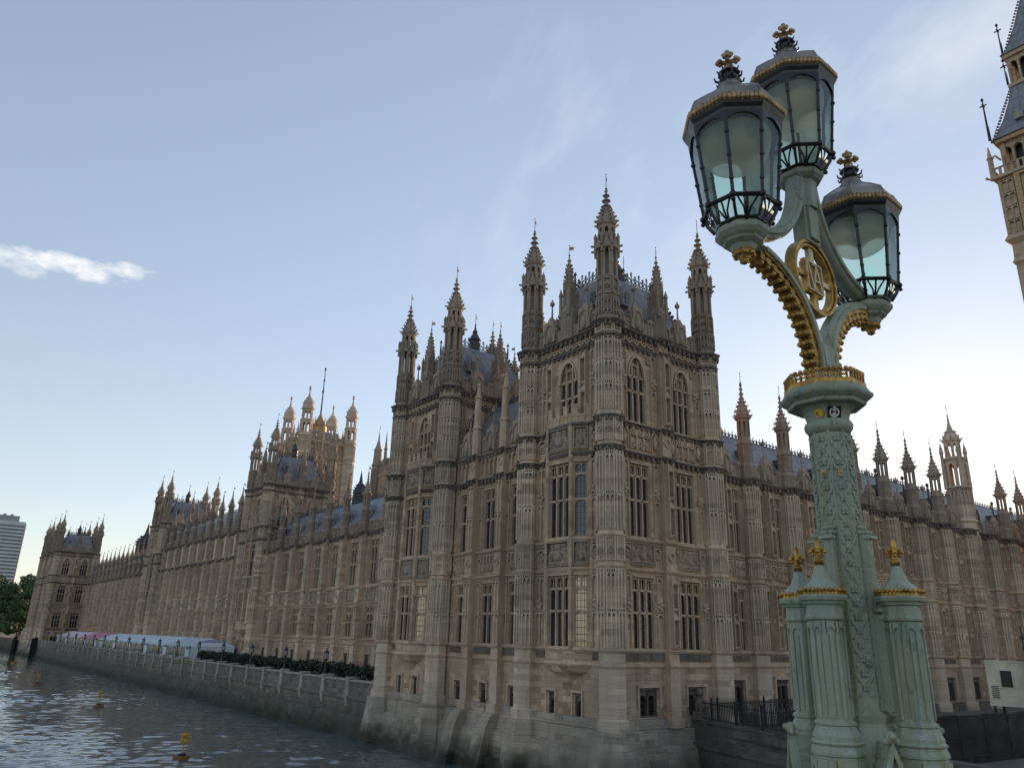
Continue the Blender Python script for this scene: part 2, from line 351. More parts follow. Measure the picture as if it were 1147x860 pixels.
def window(parent, x0, x1, z0, z1, lights=3, transom=0.5, arch=False, tall=True, loc=(0, 0, 0), rz=0.0, glass='glass', name='window'):
    key = (round(x1-x0, 3), round(z1-z0, 3), lights, transom, arch, tall, glass)
    W, H = x1-x0, z1-z0
    if key not in WCACHE:
        mb = MB(); fr = 0.06
        mb.box(0, fr, 0.06, 0.34, 0, H); mb.box(W-fr, W, 0.06, 0.34, 0, H); mb.box(fr, W-fr, 0.02, 0.34, 0, 0.09)
        mw = 0.10 if W > 1.2 else 0.08
        lw = (W-2*fr-mw*(lights-1))/lights
        top = H
        if arch:
            arch_plate(mb, 0, W, H-1.75, H-0.04, H, 0.0, 0.16)
            a = arch_pts(0.06, W-0.06, H-1.75, H-0.06); a2 = arch_pts(0.17, W-0.17, H-1.75, H-0.2)
            for k in range(len(a)-1): mb.poly([a[k], a[k+1], a2[k+1], a2[k]], -0.07, 0.1)
        head = (0.30 if not tall else (1.6 if arch else 0.85))
        zh = H-head
        tz = [0.09]+([transom*H] if transom else [])+[zh]
        for i in range(lights):
            lx = fr+i*(lw+mw)
            if i: mb.box(lx-mw, lx, 0.10, 0.34, 0.09, H-0.02)
            for z in tz[1:]:
                arch_plate(mb, lx, lx+lw, z-0.36, z-0.07, z, 0.18, 0.30)
            if tall:
                hh = H-zh; hw = lw/2                     # two small lights over each light
                mb.box(lx+hw-0.03, lx+hw+0.03, 0.18, 0.30, zh, H-0.02)
                for q in range(2): arch_plate(mb, lx+q*hw, lx+(q+1)*hw, H-0.42 if not arch else zh+0.5, H-0.16 if not arch else zh+0.85, H-0.03 if not arch else zh+1.0, 0.18, 0.26)
            else:
                mb.box(lx, lx+lw, 0.14, 0.26, zh, H)
        for z in tz[1:]: mb.box(fr, W-fr, 0.1, 0.3, z-0.06, z+0.07)
        mb.box(0, W, -0.06, 0.06, H-0.02, H+0.08) if not arch else None
        pn = MB(); pn.quad((fr*0.5, 0.31, 0.03), (W-fr*0.5, 0.31, 0.03), (W-fr*0.5, 0.31, H-0.01), (fr*0.5, 0.31, H-0.01))
        WCACHE[key] = (mb.mesh('window', M['soot'] if glass == 'glass_dark' else M['trim']), pn.mesh('pane', M[glass]))
    a, b = WCACHE[key]
    Rz = Matrix.Rotation(rz, 4, 'Z'); p = Vector(loc)+Rz @ Vector((x0, 0, z0))
    o = ob(name, a, parent, p, rz); ob('pane', b, o); return o

def fleuron(mb, x, y, z, s):
    mb.ball((x, y, z), s, 6, 1.3)
def diamond(mb, x, z, s, y0, y1, M4=None, hub=True):
    t = s*0.3
    o = [(x, z-s), (x+s, z), (x, z+s), (x-s, z)]; i = [(x, z-s+t), (x+s-t, z), (x, z+s-t), (x-s+t, z)]
    for k in range(4): mb.poly([o[k], o[(k+1) % 4], i[(k+1) % 4], i[k]], y0, y1, M4)
    if hub: mb.poly([(x, z-s*.35), (x+s*.35, z), (x, z+s*.35), (x-s*.35, z)], y0*0.6, y1, M4)
def oct_face_mats(a, cx=0, cy=0, n=8):
    """matrices that put the local wall frame (x centred) on each face of an octagon of apothem a"""
    out = []
    for i in range(n):
        th = 2*math.pi*i/n
        out.append(Matrix.Translation((cx, cy, 0)) @ Matrix.Rotation(th, 4, 'Z') @ Matrix.Translation((0, -a, 0)))
    return out
def oct_panels(mb, a, z0, z1, style='arch', t=0.12, n=8, faces=None, cx=0, cy=0, mid=None, dark=1):
    side = 2*a*math.tan(math.pi/n); e = side/2; c0 = mb.cur
    for i, m in enumerate(oct_face_mats(a, cx, cy, n)):
        if faces is not None and i not in faces: continue
        rw = min(0.11, side*0.14)
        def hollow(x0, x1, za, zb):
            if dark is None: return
            mb.cur = dark; mb.add([m @ Vector(p) for p in ((x0, -0.004, za), (x1, -0.004, za), (x1, -0.004, zb), (x0, -0.004, zb))], [(0, 1, 2, 3)]); mb.cur = c0  # dark face paints recess shade, with some soot, behind the panel ribs
        mb.box(-e, -e+rw, -t, 0.02, z0, z1, m); mb.box(e-rw, e, -t, 0.02, z0, z1, m)
        if style == 'diamond':
            s = min(e-rw, (z1-z0)/2)*0.86; zc = (z0+z1)/2
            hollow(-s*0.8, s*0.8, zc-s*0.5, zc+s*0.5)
            diamond(mb, 0, zc, s, -t, 0.02, m)
            mb.box(-e+rw, e-rw, -t, 0.02, z0, z0+0.06, m); mb.box(-e+rw, e-rw, -t, 0.02, z1-0.06, z1, m)
            if z1-z0 > 1.2:
                for q in (-0.5, 0, 0.5): mb.box(q*(e-rw)-0.025, q*(e-rw)+0.025, -t*0.7, 0.02, z0, zc-s*0.75, m); mb.box(q*(e-rw)-0.025, q*(e-rw)+0.025, -t*0.7, 0.02, zc+s*0.75, z1, m)
        else:
            mb.box(-rw*0.4, rw*0.4, -t, 0.02, z0, z1, m)
            for z in [z1]+(mid or []):
                h = min(0.78, (z1-z0)*0.42)
                for q in ((-e+rw, -rw*0.4), (rw*0.4, e-rw)):
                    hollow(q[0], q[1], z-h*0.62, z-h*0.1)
                    arch_plate(mb, q[0], q[1], z-h, z-h*0.38, z-h*0.30, -t, 0.02, m)
                    xm = (q[0]+q[1])/2; mb.box(xm-0.03, xm+0.03, -t*0.8, 0.02, z-h*0.32, z-0.06, m); mb.box(q[0], q[1], -t, 0.02, z-0.07, z, m)
def crockets(mb, prof, n=8, s=0.09, step=1, cx=0, cy=0):
    rot = math.pi/n
    for z, a in prof[::step]:
        for i in range(n):
            th = rot+2*math.pi*i/n; rr = a/math.cos(math.pi/n)+s*0.35
            m = Matrix.Translation((cx+rr*math.cos(th), cy+rr*math.sin(th), z)) @ Matrix.Rotation(th, 4, 'Z') @ Matrix.Rotation(-0.5, 4, 'Y')
            mb.box(-s*0.6, s*0.75, -s*0.32, s*0.32, -s*0.35, s*0.45, m)
def oct_open(mb, a, z0, z1, pw, pd, head, cx=0, cy=0, n=8):
    """open stage: a post at each corner and pointed heads between, sky shows through"""
    side = 2*a*math.tan(math.pi/n); e = side/2
    for m in oct_face_mats(a, cx, cy, n):
        mb.box(-e, -e+pw, -0.02, pd, z0, z1, m); mb.box(e-pw, e, -0.02, pd, z0, z1, m)
        arch_plate(mb, -e+pw, e-pw, z1-head, z1-head*0.45, z1, -0.01, pd*0.7, m)
def vane(mb, z, top, x=0, y=0, flag=0.34, ang=0.6):
    mb.tube([(x, y, z), (x, y, top)], 0.028, 5, 0.018)
    m = Matrix.Translation((x, y, top-0.3)) @ Matrix.Rotation(ang, 4, 'Z')
    mb.box(0.02, flag, -0.012, 0.012, -0.13, 0.13, m); mb.ball((x, y, top-0.02), 0.05, 6)
    mb.ball((x, y, z+0.12), 0.09, 6)

def string_prof(mb, x0, x1, z, h, p, y=0.0, bosses=0.0):
    """moulded course along x with a weathered top; p projects to -y"""
    pr = [(y+0.02, z), (y-p*0.45, z+h*0.08), (y-p, z+h*0.5), (y-p, z+h*0.72), (y+0.02, z+h)]
    mb.loft([[(x0, q[0], q[1]) for q in pr], [(x1, q[0], q[1]) for q in pr]])
    if bosses:
        n = max(1, int((x1-x0)/bosses))
        for i in range(n):
            xx = x0+(i+0.5)*(x1-x0)/n
            mb.box(xx-0.11, xx+0.11, y-p*0.8, y, z-0.16, z+h*0.3)
def string_oct(mb, a, z, h, p, cx=0, cy=0, n=8, bosses=False):
    mb.oct([(z, a-0.02), (z+h*0.08, a+p*0.45), (z+h*0.5, a+p), (z+h*0.72, a+p), (z+h, a-0.02)], cx, cy, n)
    if bosses:
        side = 2*a*math.tan(math.pi/n)
        for m in oct_face_mats(a, cx, cy, n):
            for q in (-0.25, 0.25): mb.box(side*q-0.1, side*q+0.1, -p*0.8, 0.05, z-0.16, z+h*0.3, m)

def statue_niche(mb, x, z0, z1, w=0.55, y=0.0, proud=0.3):
    """canopied niches one above another, each with a weathered carved figure"""
    n = max(1, int((z1-z0)/1.75)); hh = (z1-z0)/n
    for i in range(n):
        b = z0+i*hh
        mb.cur = 0
        mb.box(x-w/2, x-w/2+0.08, y-proud, y+0.02, b, b+hh); mb.box(x+w/2-0.08, x+w/2, y-proud, y+0.02, b, b+hh)
        mb.oct([(b, 0.1), (b+0.16, 0.22), (b+0.24, 0.2)], x, y-proud*0.45, 6)
        mb.oct([(b+hh*0.76, 0.2), (b+hh*0.8, 0.26), (b+hh*0.86, 0.2), (b+hh*0.99, 0.03)], x, y-proud*0.5, 6)
        mb.cur = 1
        mb.lathe([(b+0.24, 0.17), (b+hh*0.32, 0.13), (b+hh*0.47, 0.16), (b+hh*0.58, 0.14), (b+hh*0.61, 0.06), (b+hh*0.65, 0.085), (b+hh*0.71, 0.02)], x, y-proud*0.4, 7)
    mb.cur = 0

def relief(x0, x1, z0, z1, kind, amp=0.26, res=30):
    """carved heraldic panel: a real height field with shield, crown and supporters, soot and painted shade darkening its ground"""
    mb = MB(); mb.smooth = True; W, H = x1-x0, z1-z0; nx = res; nz = int(res*H/W*1.05)+4
    r2 = random.Random(int(1000*(x0+z0))+kind)
    lumps = [(r2.uniform(-0.95, 0.95), r2.uniform(-0.9, 0.9), r2.uniform(0.06, 0.13), r2.uniform(0.25, 0.6)) for _ in range(26)]
    def h(u, v):
        q = 0.0
        sx, sz = u/0.28, (v+0.12)/0.46
        if abs(sx) < 1 and -1 < sz < 1 and abs(sx) < (1 if sz > -0.1 else math.sqrt(max(0, 1-((sz+0.1)/0.9)**2))): q = 0.7+0.3*(1-sx*sx)
        if math.hypot(u/0.2, (v-0.62)/0.27) < 1: q = max(q, 1.0 if kind == 0 else 0.8)
        for sgn in (-1, 1):
            d = math.hypot((u-sgn*(0.62-0.12*math.sin(v*3)))/0.15, (v+0.05)/0.7)
            if d < 1: q = max(q, 0.9*math.sqrt(1-d*d)+0.15*math.sin(v*17+sgn))
            d = math.hypot((u-sgn*0.52)/0.13, (v-0.72)/0.18)
            if d < 1: q = max(q, 0.95*math.sqrt(1-d*d))
        for (a, b, r_, k) in lumps:
            d = math.hypot((u-a)/r_, (v-b)/r_)
            if d < 1: q = max(q, k*math.sqrt(1-d*d))
        if v < -0.74: q = max(q, 0.5+0.25*math.sin(u*15))
        return q
    hs = [[(h(2*i/nx-1, 2*j/nz-1) if 0 < i < nx and 0 < j < nz else 0.0) for i in range(nx+1)] for j in range(nz+1)]
    vs = [(x0+W*i/nx, -hs[j][i]*amp+0.01, z0+H*j/nz) for j in range(nz+1) for i in range(nx+1)]
    b0 = len(mb.v); mb.v += vs
    for j in range(nz):
        for i in range(nx):
            mx = max(hs[j][i], hs[j][i+1], hs[j+1][i], hs[j+1][i+1])
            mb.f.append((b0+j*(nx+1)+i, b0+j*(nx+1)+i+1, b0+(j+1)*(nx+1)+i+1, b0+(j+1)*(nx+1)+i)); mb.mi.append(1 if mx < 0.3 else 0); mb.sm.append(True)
    mb.smooth = False
    f = 0.08
    for q in ((x0-f, x0, z0-f, z1+f), (x1, x1+f, z0-f, z1+f), (x0, x1, z1, z1+f), (x0, x1, z0-f, z0)): mb.box(q[0], q[1], -0.14, 0.02, q[2], q[3])
    return mb
DARK = 2                                                    # slot of the dark stone painting shade and soot into carved hollows
def shade_crust(mb, x0, x1, z0, z1, y):
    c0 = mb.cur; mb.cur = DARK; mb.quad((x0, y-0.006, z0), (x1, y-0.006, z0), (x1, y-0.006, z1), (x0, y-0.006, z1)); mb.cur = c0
def panel_ribs(mb, x0, x1, z0, z1, n, y=0.0, t=0.06, mids=(), h=0.62):
    """blind tracery: n arched panels"""
    t = t*1.6; wd = (x1-x0)/n; rw = min(0.09, wd*0.2)
    for i in range(n+1):
        xx = x0+i*wd; mb.box(max(x0, xx-rw/2), min(x1, xx+rw/2), y-t, y+0.02, z0, z1)
    for z in [z1]+list(mids):
        hh = min(h, (z1-z0)*0.45)
        for i in range(n):
            a, b = x0+i*wd+rw/2, x0+(i+1)*wd-rw/2
            shade_crust(mb, a, b, z-hh*0.75, z-0.03, y); arch_plate(mb, a, b, z-hh, z-hh*0.42, z-hh*0.3, y-t*0.9, y+0.02)
            mb.box((a+b)/2-0.03, (a+b)/2+0.03, y-t*0.7, y+0.02, z-hh*0.32, z); mb.box(a, b, y-t, y+0.02, z-0.07, z)
def quatrefoils(mb, x0, x1, z0, z1, y=0.0, t=0.06):
    t = t*1.5; s = (z1-z0)/2; n = max(1, round((x1-x0)/(z1-z0))); wd = (x1-x0)/n
    shade_crust(mb, x0, x1, z0, z1, y+0.002)
    for i in range(n):
        cx = x0+(i+0.5)*wd; cz = (z0+z1)/2; r_ = min(s, wd/2)*0.95
        o = [(cx+r_*math.cos(k*math.pi/4), cz+r_*math.sin(k*math.pi/4)) for k in range(8)]
        q = [(cx+r_*0.66*math.cos(k*math.pi/4), cz+r_*0.66*math.sin(k*math.pi/4)) for k in range(8)]
        for k in range(8): mb.poly([o[k], o[(k+1) % 8], q[(k+1) % 8], q[k]], y-t, y+0.02)
        mb.poly([(cx-.38*r_, cz), (cx, cz-.38*r_), (cx+.38*r_, cz), (cx, cz+.38*r_)], y-t, y+0.02)

def parapet_mesh(x0, x1, z0, gables=(), merlon=0.75, h=1.15, y=0.0):
    mb = MB(); n = max(2, int((x1-x0)/merlon)); n += (n % 2 == 0); wd = (x1-x0)/n
    mb.box(x0, x1, y, y+0.28, z0, z0+h*0.62)
    for i in range(n):
        a, b = x0+i*wd, x0+(i+1)*wd
        if i % 2 == 0:
            mb.box(a+0.02, b-0.02, y+0.01, y+0.27, z0+h*0.62, z0+h); mb.poly([(a-0.03, z0+h), (b+0.03, z0+h), ((a+b)/2, z0+h+0.17)], y-0.04, y+0.3)
            panel_ribs(mb, a+0.04, b-0.04, z0+0.05, z0+h-0.03, 2, y, 0.05, h=0.3)
        else:
            diamond(mb, (a+b)/2, z0+h*0.36, min(wd*0.36, h*0.26), y-0.05, y+0.02)
            mb.box(a, b, y-0.04, y+0.3, z0+h*0.62, z0+h*0.70)
    for g in gables:
        z1 = z0+h
        mb.poly([(g-0.62, z0+0.1), (g+0.62, z0+0.1), (g+0.62, z1+0.25), (g+0.28, z1+0.75), (g, z1+1.05), (g-0.28, z1+0.75), (g-0.62, z1+0.25)], y-0.14, y+0.3)
        arch_plate(mb, g-0.5, g+0.5, z1-0.35, z1+0.35, z1+0.62, y-0.24, y-0.12)
        mb.box(g-0.62, g-0.48, y-0.24, y-0.12, z0+0.1, z1-0.35); mb.box(g+0.48, g+0.62, y-0.24, y-0.12, z0+0.1, z1-0.35)
        mb.cur = 0; mb.lathe([(z0+0.15, 0.2), (z0+0.6, 0.16), (z0+0.95, 0.17), (z0+1.05, 0.08), (z0+1.18, 0.1), (z0+1.3, 0.02)], g, y-0.16, 7)
        for q in (-0.62, 0.62): mb.oct([(z1+0.2, 0.09), (z1+0.55, 0.07), (z1+0.9, 0.01)], g+q, y, 4)
        mb.tube([(g, y+0.08, z1+0.95), (g, y+0.08, z1+2.05)], 0.09, 6, 0.05); mb.ball((g, y+0.08, z1+2.2), 0.2, 8, 1.1); mb.ball((g, y+0.08, z1+2.48), 0.07, 6, 1.6)
    return mb

def cresting(mb, p0, p1, h=1.0, step=0.42):
    p0, p1 = Vector(p0), Vector(p1); d = p1-p0; L = d.length; n = max(2, round(L/step)); d.normalize()
    ang = math.atan2(d.y, d.x)
    for q in (0.05, 0.46*h):
        m = Matrix.Translation(p0+Vector((0, 0, q))) @ Matrix.Rotation(ang, 4, 'Z'); mb.box(0, L, -0.02, 0.02, 0, 0.05, m)
    for i in range(n+1):
        p = p0+d*(L*i/n); m = Matrix.Translation(p) @ Matrix.Rotation(ang, 4, 'Z')
        hh = h if i % 2 == 0 else h*0.78
        mb.box(-0.025, 0.025, -0.02, 0.02, 0, hh, m)
        diamond(mb, 0, hh*0.88, 0.13*h, -0.02, 0.02, m)
        mb.poly([(-0.13*h, hh*0.66), (0.13*h, hh*0.66), (0.09*h, hh*0.73), (-0.09*h, hh*0.73)], -0.02, 0.02, m)
        if i < n:
            r_ = L/n*0.42; cx = L/n/2
            for k in range(8):
                a, b = k*math.pi/4, (k+1)*math.pi/4
                mb.poly([(cx+r_*math.cos(a), 0.27*h+r_*math.sin(a)), (cx+r_*math.cos(b), 0.27*h+r_*math.sin(b)), (cx+r_*.68*math.cos(b), 0.27*h+r_*.68*math.sin(b)), (cx+r_*.68*math.cos(a), 0.27*h+r_*.68*math.sin(a))], -0.018, 0.018, m)

# ------------------------------------------------------------------ pavilion tower (built once, copied)
H = [-1.31, -0.53, 4.54, 6.44, 12.19, 14.22, 19.92, 20.96]
TB, TA = 10.28, 8.31                    # axis to axis along the north face and along the river face
TBASE = -5.0
def turret_meshes():
    a = 0.80; mb = MB()
    mb.oct([(-5.0, a+0.16), (-4.42, a+0.16), (-4.3, a), (21.0, a)]); mb.cur = 2; mb.oct([(20.9, a-0.06), (22.75, a-0.08), (24.25, a-0.1)]); mb.cur = 0
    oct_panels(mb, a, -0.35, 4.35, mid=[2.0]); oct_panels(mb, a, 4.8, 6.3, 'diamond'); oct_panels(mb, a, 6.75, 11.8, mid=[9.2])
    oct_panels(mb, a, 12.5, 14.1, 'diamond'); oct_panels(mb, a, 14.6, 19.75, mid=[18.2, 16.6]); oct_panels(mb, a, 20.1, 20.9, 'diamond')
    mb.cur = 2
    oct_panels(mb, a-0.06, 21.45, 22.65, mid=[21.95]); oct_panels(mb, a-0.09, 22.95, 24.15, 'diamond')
    string_oct(mb, a-0.07, 22.68, 0.2, 0.1); string_oct(mb, a-0.1, 24.18, 0.18, 0.1)
    al = a-0.06
    mb.oct([(24.3, al), (24.4, al)]); oct_open(mb, al, 24.4, 27.0, 0.17, 0.24, 0.95)
    mb.oct([(24.4, 0.16), (27.0, 0.16)])
    mb.oct([(26.95, al), (27.2, al), (27.2, 0.62)])
    for m in oct_face_mats(al):                                   # gablets and little finials round the top of the open stage
        mb.poly([(-0.32, 26.55), (0.32, 26.55), (0, 27.45)], -0.16, 0.04, m); mb.oct([(27.4, 0.05), (27.6, 0.07), (27.75, 0.01)], (m @ Vector((0, -0.06, 0))).x, (m @ Vector((0, -0.06, 0))).y, 4)
    for i in range(8):
        th = math.pi/8+i*math.pi/4; rr = al/math.cos(math.pi/8)+0.07
        mb.oct([(26.2, 0.08), (27.35, 0.08), (27.5, 0.1), (27.85, 0.01)], rr*math.cos(th), rr*math.sin(th), 4)
        m = Matrix.Rotation(th, 4, 'Z') @ Matrix.Translation((rr, 0, 26.75)); mb.box(0, 0.34, -0.045, 0.045, -0.06, 0.08, m)
    a2 = 0.6
    oct_open(mb, a2, 27.2, 28.55, 0.12, 0.18, 0.55); mb.oct([(27.2, 0.12), (28.6, 0.12)])
    mb.oct([(28.5, a2), (28.6, a2+0.12), (28.85, a2+0.12), (28.9, a2)])
    cap = [(28.9, 0.62), (29.15, 0.60), (29.45, 0.47), (29.75, 0.32), (30.1, 0.215), (30.5, 0.15), (31.0, 0.1), (31.5, 0.06)]
    mb.oct(cap); crockets(mb, [(28.8, 0.74), (29.2, 0.6), (29.55, 0.44), (29.85, 0.31)], s=0.15)
    for z, q in ((30.15, 0.36), (30.65, 0.3), (31.1, 0.24)):
        mb.oct([(z-0.09, 0.12), (z, q), (z+0.05, q), (z+0.14, 0.1)], n=6)
    mb.lathe([(31.4, 0.07), (31.5, 0.15), (31.62, 0.09), (31.75, 0.03)], n=6)
    vm = MB(); vane(vm, 31.6, 32.95)
    sc = MB()
    for z, h_, p_, b in ((H[0]-0.2, 0.26, 0.1, 0), (H[1]-0.1, 0.3, 0.16, 0), (H[2]-0.2, 0.26, 0.16, 0), (H[3]-0.2, 0.28, 0.2, 0)): string_oct(sc, a, z, h_, p_)
    sc2 = MB()
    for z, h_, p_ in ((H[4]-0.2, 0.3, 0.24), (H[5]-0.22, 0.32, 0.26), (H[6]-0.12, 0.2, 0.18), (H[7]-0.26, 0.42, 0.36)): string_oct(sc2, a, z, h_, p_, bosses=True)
    ft = MB()                                                     # spreading pale foot down to the river
    ft.oct([(-8.9, 1.75), (-7.0, 1.5), (-6.2, 1.36), (-5.3, 1.22), (-5.0, 1.2), (-4.95, 1.06)])
    return mb.mesh('turret', [M['turret'], M['soot'], M['pinn']]), vm.mesh('vane', M['iron']), sc.mesh('string_course', M['trim']), sc2.mesh('cornice', M['soot']), ft.mesh('footing', M['plinth'])

def mid_pinnacle():
    mb = MB(); a = 0.42
    mb.oct([(20.9, 0.55), (23.2, 0.55), (23.35, 0.46), (23.5, a), (25.4, a-0.05), (25.5, a+0.05), (25.65, a-0.1), (26.4, 0.26), (26.5, 0.33), (26.62, 0.22), (27.4, 0.08), (27.45, 0.16), (27.6, 0.06), (27.9, 0.03)], n=8)
    oct_panels(mb, 0.55, 21.2, 23.1, n=8, t=0.04); oct_panels(mb, a-0.02, 23.6, 25.3, n=8, t=0.06)
    for i in range(4):
        th = math.pi/4+i*math.pi/2
        mb.oct([(22.8, 0.11), (24.4, 0.09), (24.5, 0.13), (25.1, 0.01)], 0.62*math.cos(th), 0.62*math.sin(th), 4)
    crockets(mb, [(25.75, 0.34), (26.1, 0.3), (26.75, 0.2), (27.05, 0.14)], s=0.11); vane(mb, 27.8, 28.8)
    return mb.mesh('pinnacle', [M['pinn'], M['soot'], M['soot']])

def wall_face_north():
    """north face: two stacks of three-light windows either side of a niche pier. x 0..TB"""
    y = 0.1; wl = []; mb = MB()
    A0, A1 = 2.0, 4.05; B0, B1 = 6.62, 8.7
    holes = [(A0, A1, -0.42, 4.05), (B0, B1, -0.42, 4.05), (A0-0.05, A1-0.2, 6.55, 11.5), (B0-0.03, B1-0.25, 6.55, 11.5),
             (A0-0.1, A1-0.3, 14.35, 19.35), (B0, B1-0.2, 14.35, 19.35), (2.45, 4.0, -4.35, -2.75), (7.0, 8.5, -4.35, -2.75)]
    wall_holes(mb, 0, TB, -5.0, 21.0, holes, y)
    return mb.mesh('wall', M['stone']), holes

tower = thing('pavilion_tower', 'tall corner tower with open octagonal turrets standing nearest the bridge', 'tower', (0, 0, 0), 0, 'towers of the riverside palace')
me_t, me_v, me_s, me_c, me_f = turret_meshes(); me_p = mid_pinnacle()
def build_tower(T):
    # --- turrets
    for (tx, ty) in ((0, 0), (TB, 0), (0, TA), (TB, TA)):
        t = ob('turret', me_t, T, (tx, ty, 0)); ob('vane', me_v, t); ob('string_course', me_s, t); ob('cornice', me_c, t)
        if tx == 0 or ty == 0: ob('footing', me_f, t)
    # --- north wall
    me, holes = wall_face_north(); Wn = ob('wall', me, T)
    for i, (a, b, c, d) in enumerate(holes[:6]): window(T, a, b, c, d, 3, 0.5 if i < 4 else 0.46, arch=(i >= 4), loc=(0, 0.1, 0))
    for (a, b, c, d) in holes[6:]: window(T, a, b, c, d, 2, None, tall=False, loc=(0, 0.1, 0), glass='glass_dark')
    dt = MB()                                                     # hood moulds, panel ribs, friezes on the north wall
    y = 0.1
    for (a, b, c, d) in holes[6:]:
        dt.box(a-0.28, b+0.28, y-0.16, y, d+0.12, d+0.28); dt.box(a-0.28, a-0.14, y-0.12, y, c+0.5, d+0.12); dt.box(b+0.14, b+0.28, y-0.12, y, c+0.5, d+0.12)
    for (z0, z1) in ((-0.3, 4.3), (6.7, 11.9), (14.5, 19.8)):
        mids = [z0+(z1-z0)*0.5]
        for (a, b) in ((0.95, 1.75), (4.2, 4.75), (5.85, 6.45), (8.95, 9.35)): panel_ribs(dt, a, b, z0, z1, 1 if b-a < 0.7 else 2, y, 0.07, mids)
        for xx in (4.47, 1.35, 8.95+0.12):
            zz = (z0+z1)/2
            for k in range(5): dt.ball((xx+0.2*math.cos(k*1.256), y-0.1, zz+0.35+0.26*math.sin(k*1.256)), 0.13, 6)
            dt.ball((xx, y-0.16, zz+0.35), 0.14, 6)
    for (a, b) in ((1.0, 1.85), (4.15, 4.7), (5.9, 6.5), (8.75, 9.3)): panel_ribs(dt, a, b, 4.8, 6.2, 1, y, 0.06); quatrefoils(dt, a+0.1, b-0.1, 5.2, 5.6, y)
    for (a, b) in ((1.0, 4.6), (6.0, 9.3)): quatrefoils(dt, a, b, 20.08, 20.78, y, 0.09)
    for (a, b) in ((1.95, 3.9), (6.6, 8.55)):
        panel_ribs(dt, a, b, 12.45, 14.05, 3, y, 0.1); quatrefoils(dt, a, b, 12.5, 12.95, y, 0.08); quatrefoils(dt, a, b, 13.35, 13.95, y, 0.12)
    for (a, b) in ((1.0, 1.8), (4.1, 4.7), (5.9, 6.45), (8.7, 9.3)): panel_ribs(dt, a, b, 12.45, 14.05, 1, y, 0.08); dt.lathe([(12.7, 0.13), (13.3, 0.15), (13.45, 0.07), (13.6, 0.09), (13.7, 0.02)], (a+b)/2, y-0.12, 7)
    # spandrel foils over the arched windows
    for (a, b) in ((1.9, 3.75), (6.62, 8.5)):
        for q in (a-0.35, b+0.35): quatrefoils(dt, q-0.3, q+0.3, 18.85, 19.45, y, 0.06)
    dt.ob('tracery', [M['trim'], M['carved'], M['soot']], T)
    for k, (a, b) in enumerate(((1.95, 3.95), (6.6, 8.6))):
        o = relief(a, b, 4.85, 6.15, k).ob('heraldic_panel', [M['carved_fig'], M['soot']], T, (0, y, 0))
    pier = MB()
    pier.box(4.85, 5.75, -0.32, 0.12, -5.0, 21.0); pier.box(4.75, 5.85, -0.42, 0.12, -5.0, -4.4)
    for (z0, z1) in ((-0.3, 4.2), (6.7, 11.8), (14.5, 19.7)): statue_niche(pier, 5.3, z0, z1, 0.6, -0.32, 0.3)
    pier.cur = 0
    for (z0, z1) in ((4.85, 6.1), (12.55, 14.0), (20.1, 20.8)): diamond(pier, 5.3, (z0+z1)/2, min(0.38, (z1-z0)/2), -0.42, -0.3)
    pier.ob('niche_pier', [M['trim'], M['carved'], M['soot']], T)
    # --- river wall: x local 0..TA runs from the far turret to the corner
    RZ = -math.pi/2
    def rv(o0):
        for o in SIB.get(o0.name, [o0]): o.location = (0, TA, 0); o.rotation_euler = (0, 0, RZ)
        return o0
    def rl(x, yy, z): return (yy, TA-x, z)
    mb = MB(); y = 0.1
    h2 = [(3.05, 5.1, 15.3, 19.4), (2.3, 2.85, -4.75, -3.2), (4.85, 5.4, -4.75, -3.2)]
    wall_holes(mb, 0, TA, -5.0, 21.0, h2, y); rv(mb.ob('wall', M['stone'], T))
    window(T, *h2[0], 3, 0.3, arch=True, loc=(0.1, TA, 0), rz=RZ)
    for q in h2[1:]: window(T, *q, 1, None, tall=False, loc=(0.1, TA, 0), rz=RZ, glass='glass_dark')
    dt = MB()
    for (a, b, c, d) in h2[1:]:
        dt.box(a-0.26, b+0.26, y-0.16, y, d+0.12, d+0.26); dt.box(a-0.26, a-0.14, y-0.12, y, c+0.2, d+0.12); dt.box(b+0.14, b+0.26, y-0.12, y, c+0.2, d+0.12)
    for (z0, z1) in ((-0.3, 4.3), (6.7, 11.9), (14.5, 19.8)):
        for (a, b) in ((0.95, 1.75), (6.55, 7.35)): panel_ribs(dt, a, b, z0, z1, 2, y, 0.07, [z0+(z1-z0)*0.5])
        for xx in (1.35, 6.95):
            zz = (z0+z1)/2
            for k in range(5): dt.ball((xx+0.2*math.cos(k*1.256), y-0.1, zz+0.35+0.26*math.sin(k*1.256)), 0.13, 6)
    for (a, b) in ((0.95, 1.8), (6.5, 7.35)): panel_ribs(dt, a, b, 4.8, 6.2, 1, y, 0.06); quatrefoils(dt, a+0.1, b-0.1, 5.1, 5.7, y); panel_ribs(dt, a, b, 12.45, 14.05, 1, y, 0.08); quatrefoils(dt, a+.1, b-.1, 12.9, 13.5, y)
    quatrefoils(dt, 1.0, 7.3, 20.08, 20.78, y, 0.09)
    rv(dt.ob('tracery', [M['trim'], M['carved'], M['soot']], T))
    for xx in (2.3, 5.9):
        nb = MB(); statue_niche(nb, xx, 14.6, 19.6, 0.6, 0.1, 0.3); rv(nb.ob('niche_pier', [M['trim'], M['carved'], M['soot']], T))
    # oriel
    orl = MB(); P = [(1.85, 0.1), (2.95, -0.75), (5.35, -0.75), (6.45, 0.1)]
    def band(z0, z1, k0=1.0, k1=1.0, m=None):
        q = m or orl
        def ring(z, k): return [(4.15+(px-4.15)*k, 0.1+(py-0.1)*k, z) for px, py in P]
        q.loft([ring(z0, k0), ring(z1, k1)])
    band(-1.5, -0.42); band(4.1, 6.5); band(11.6, 14.2)
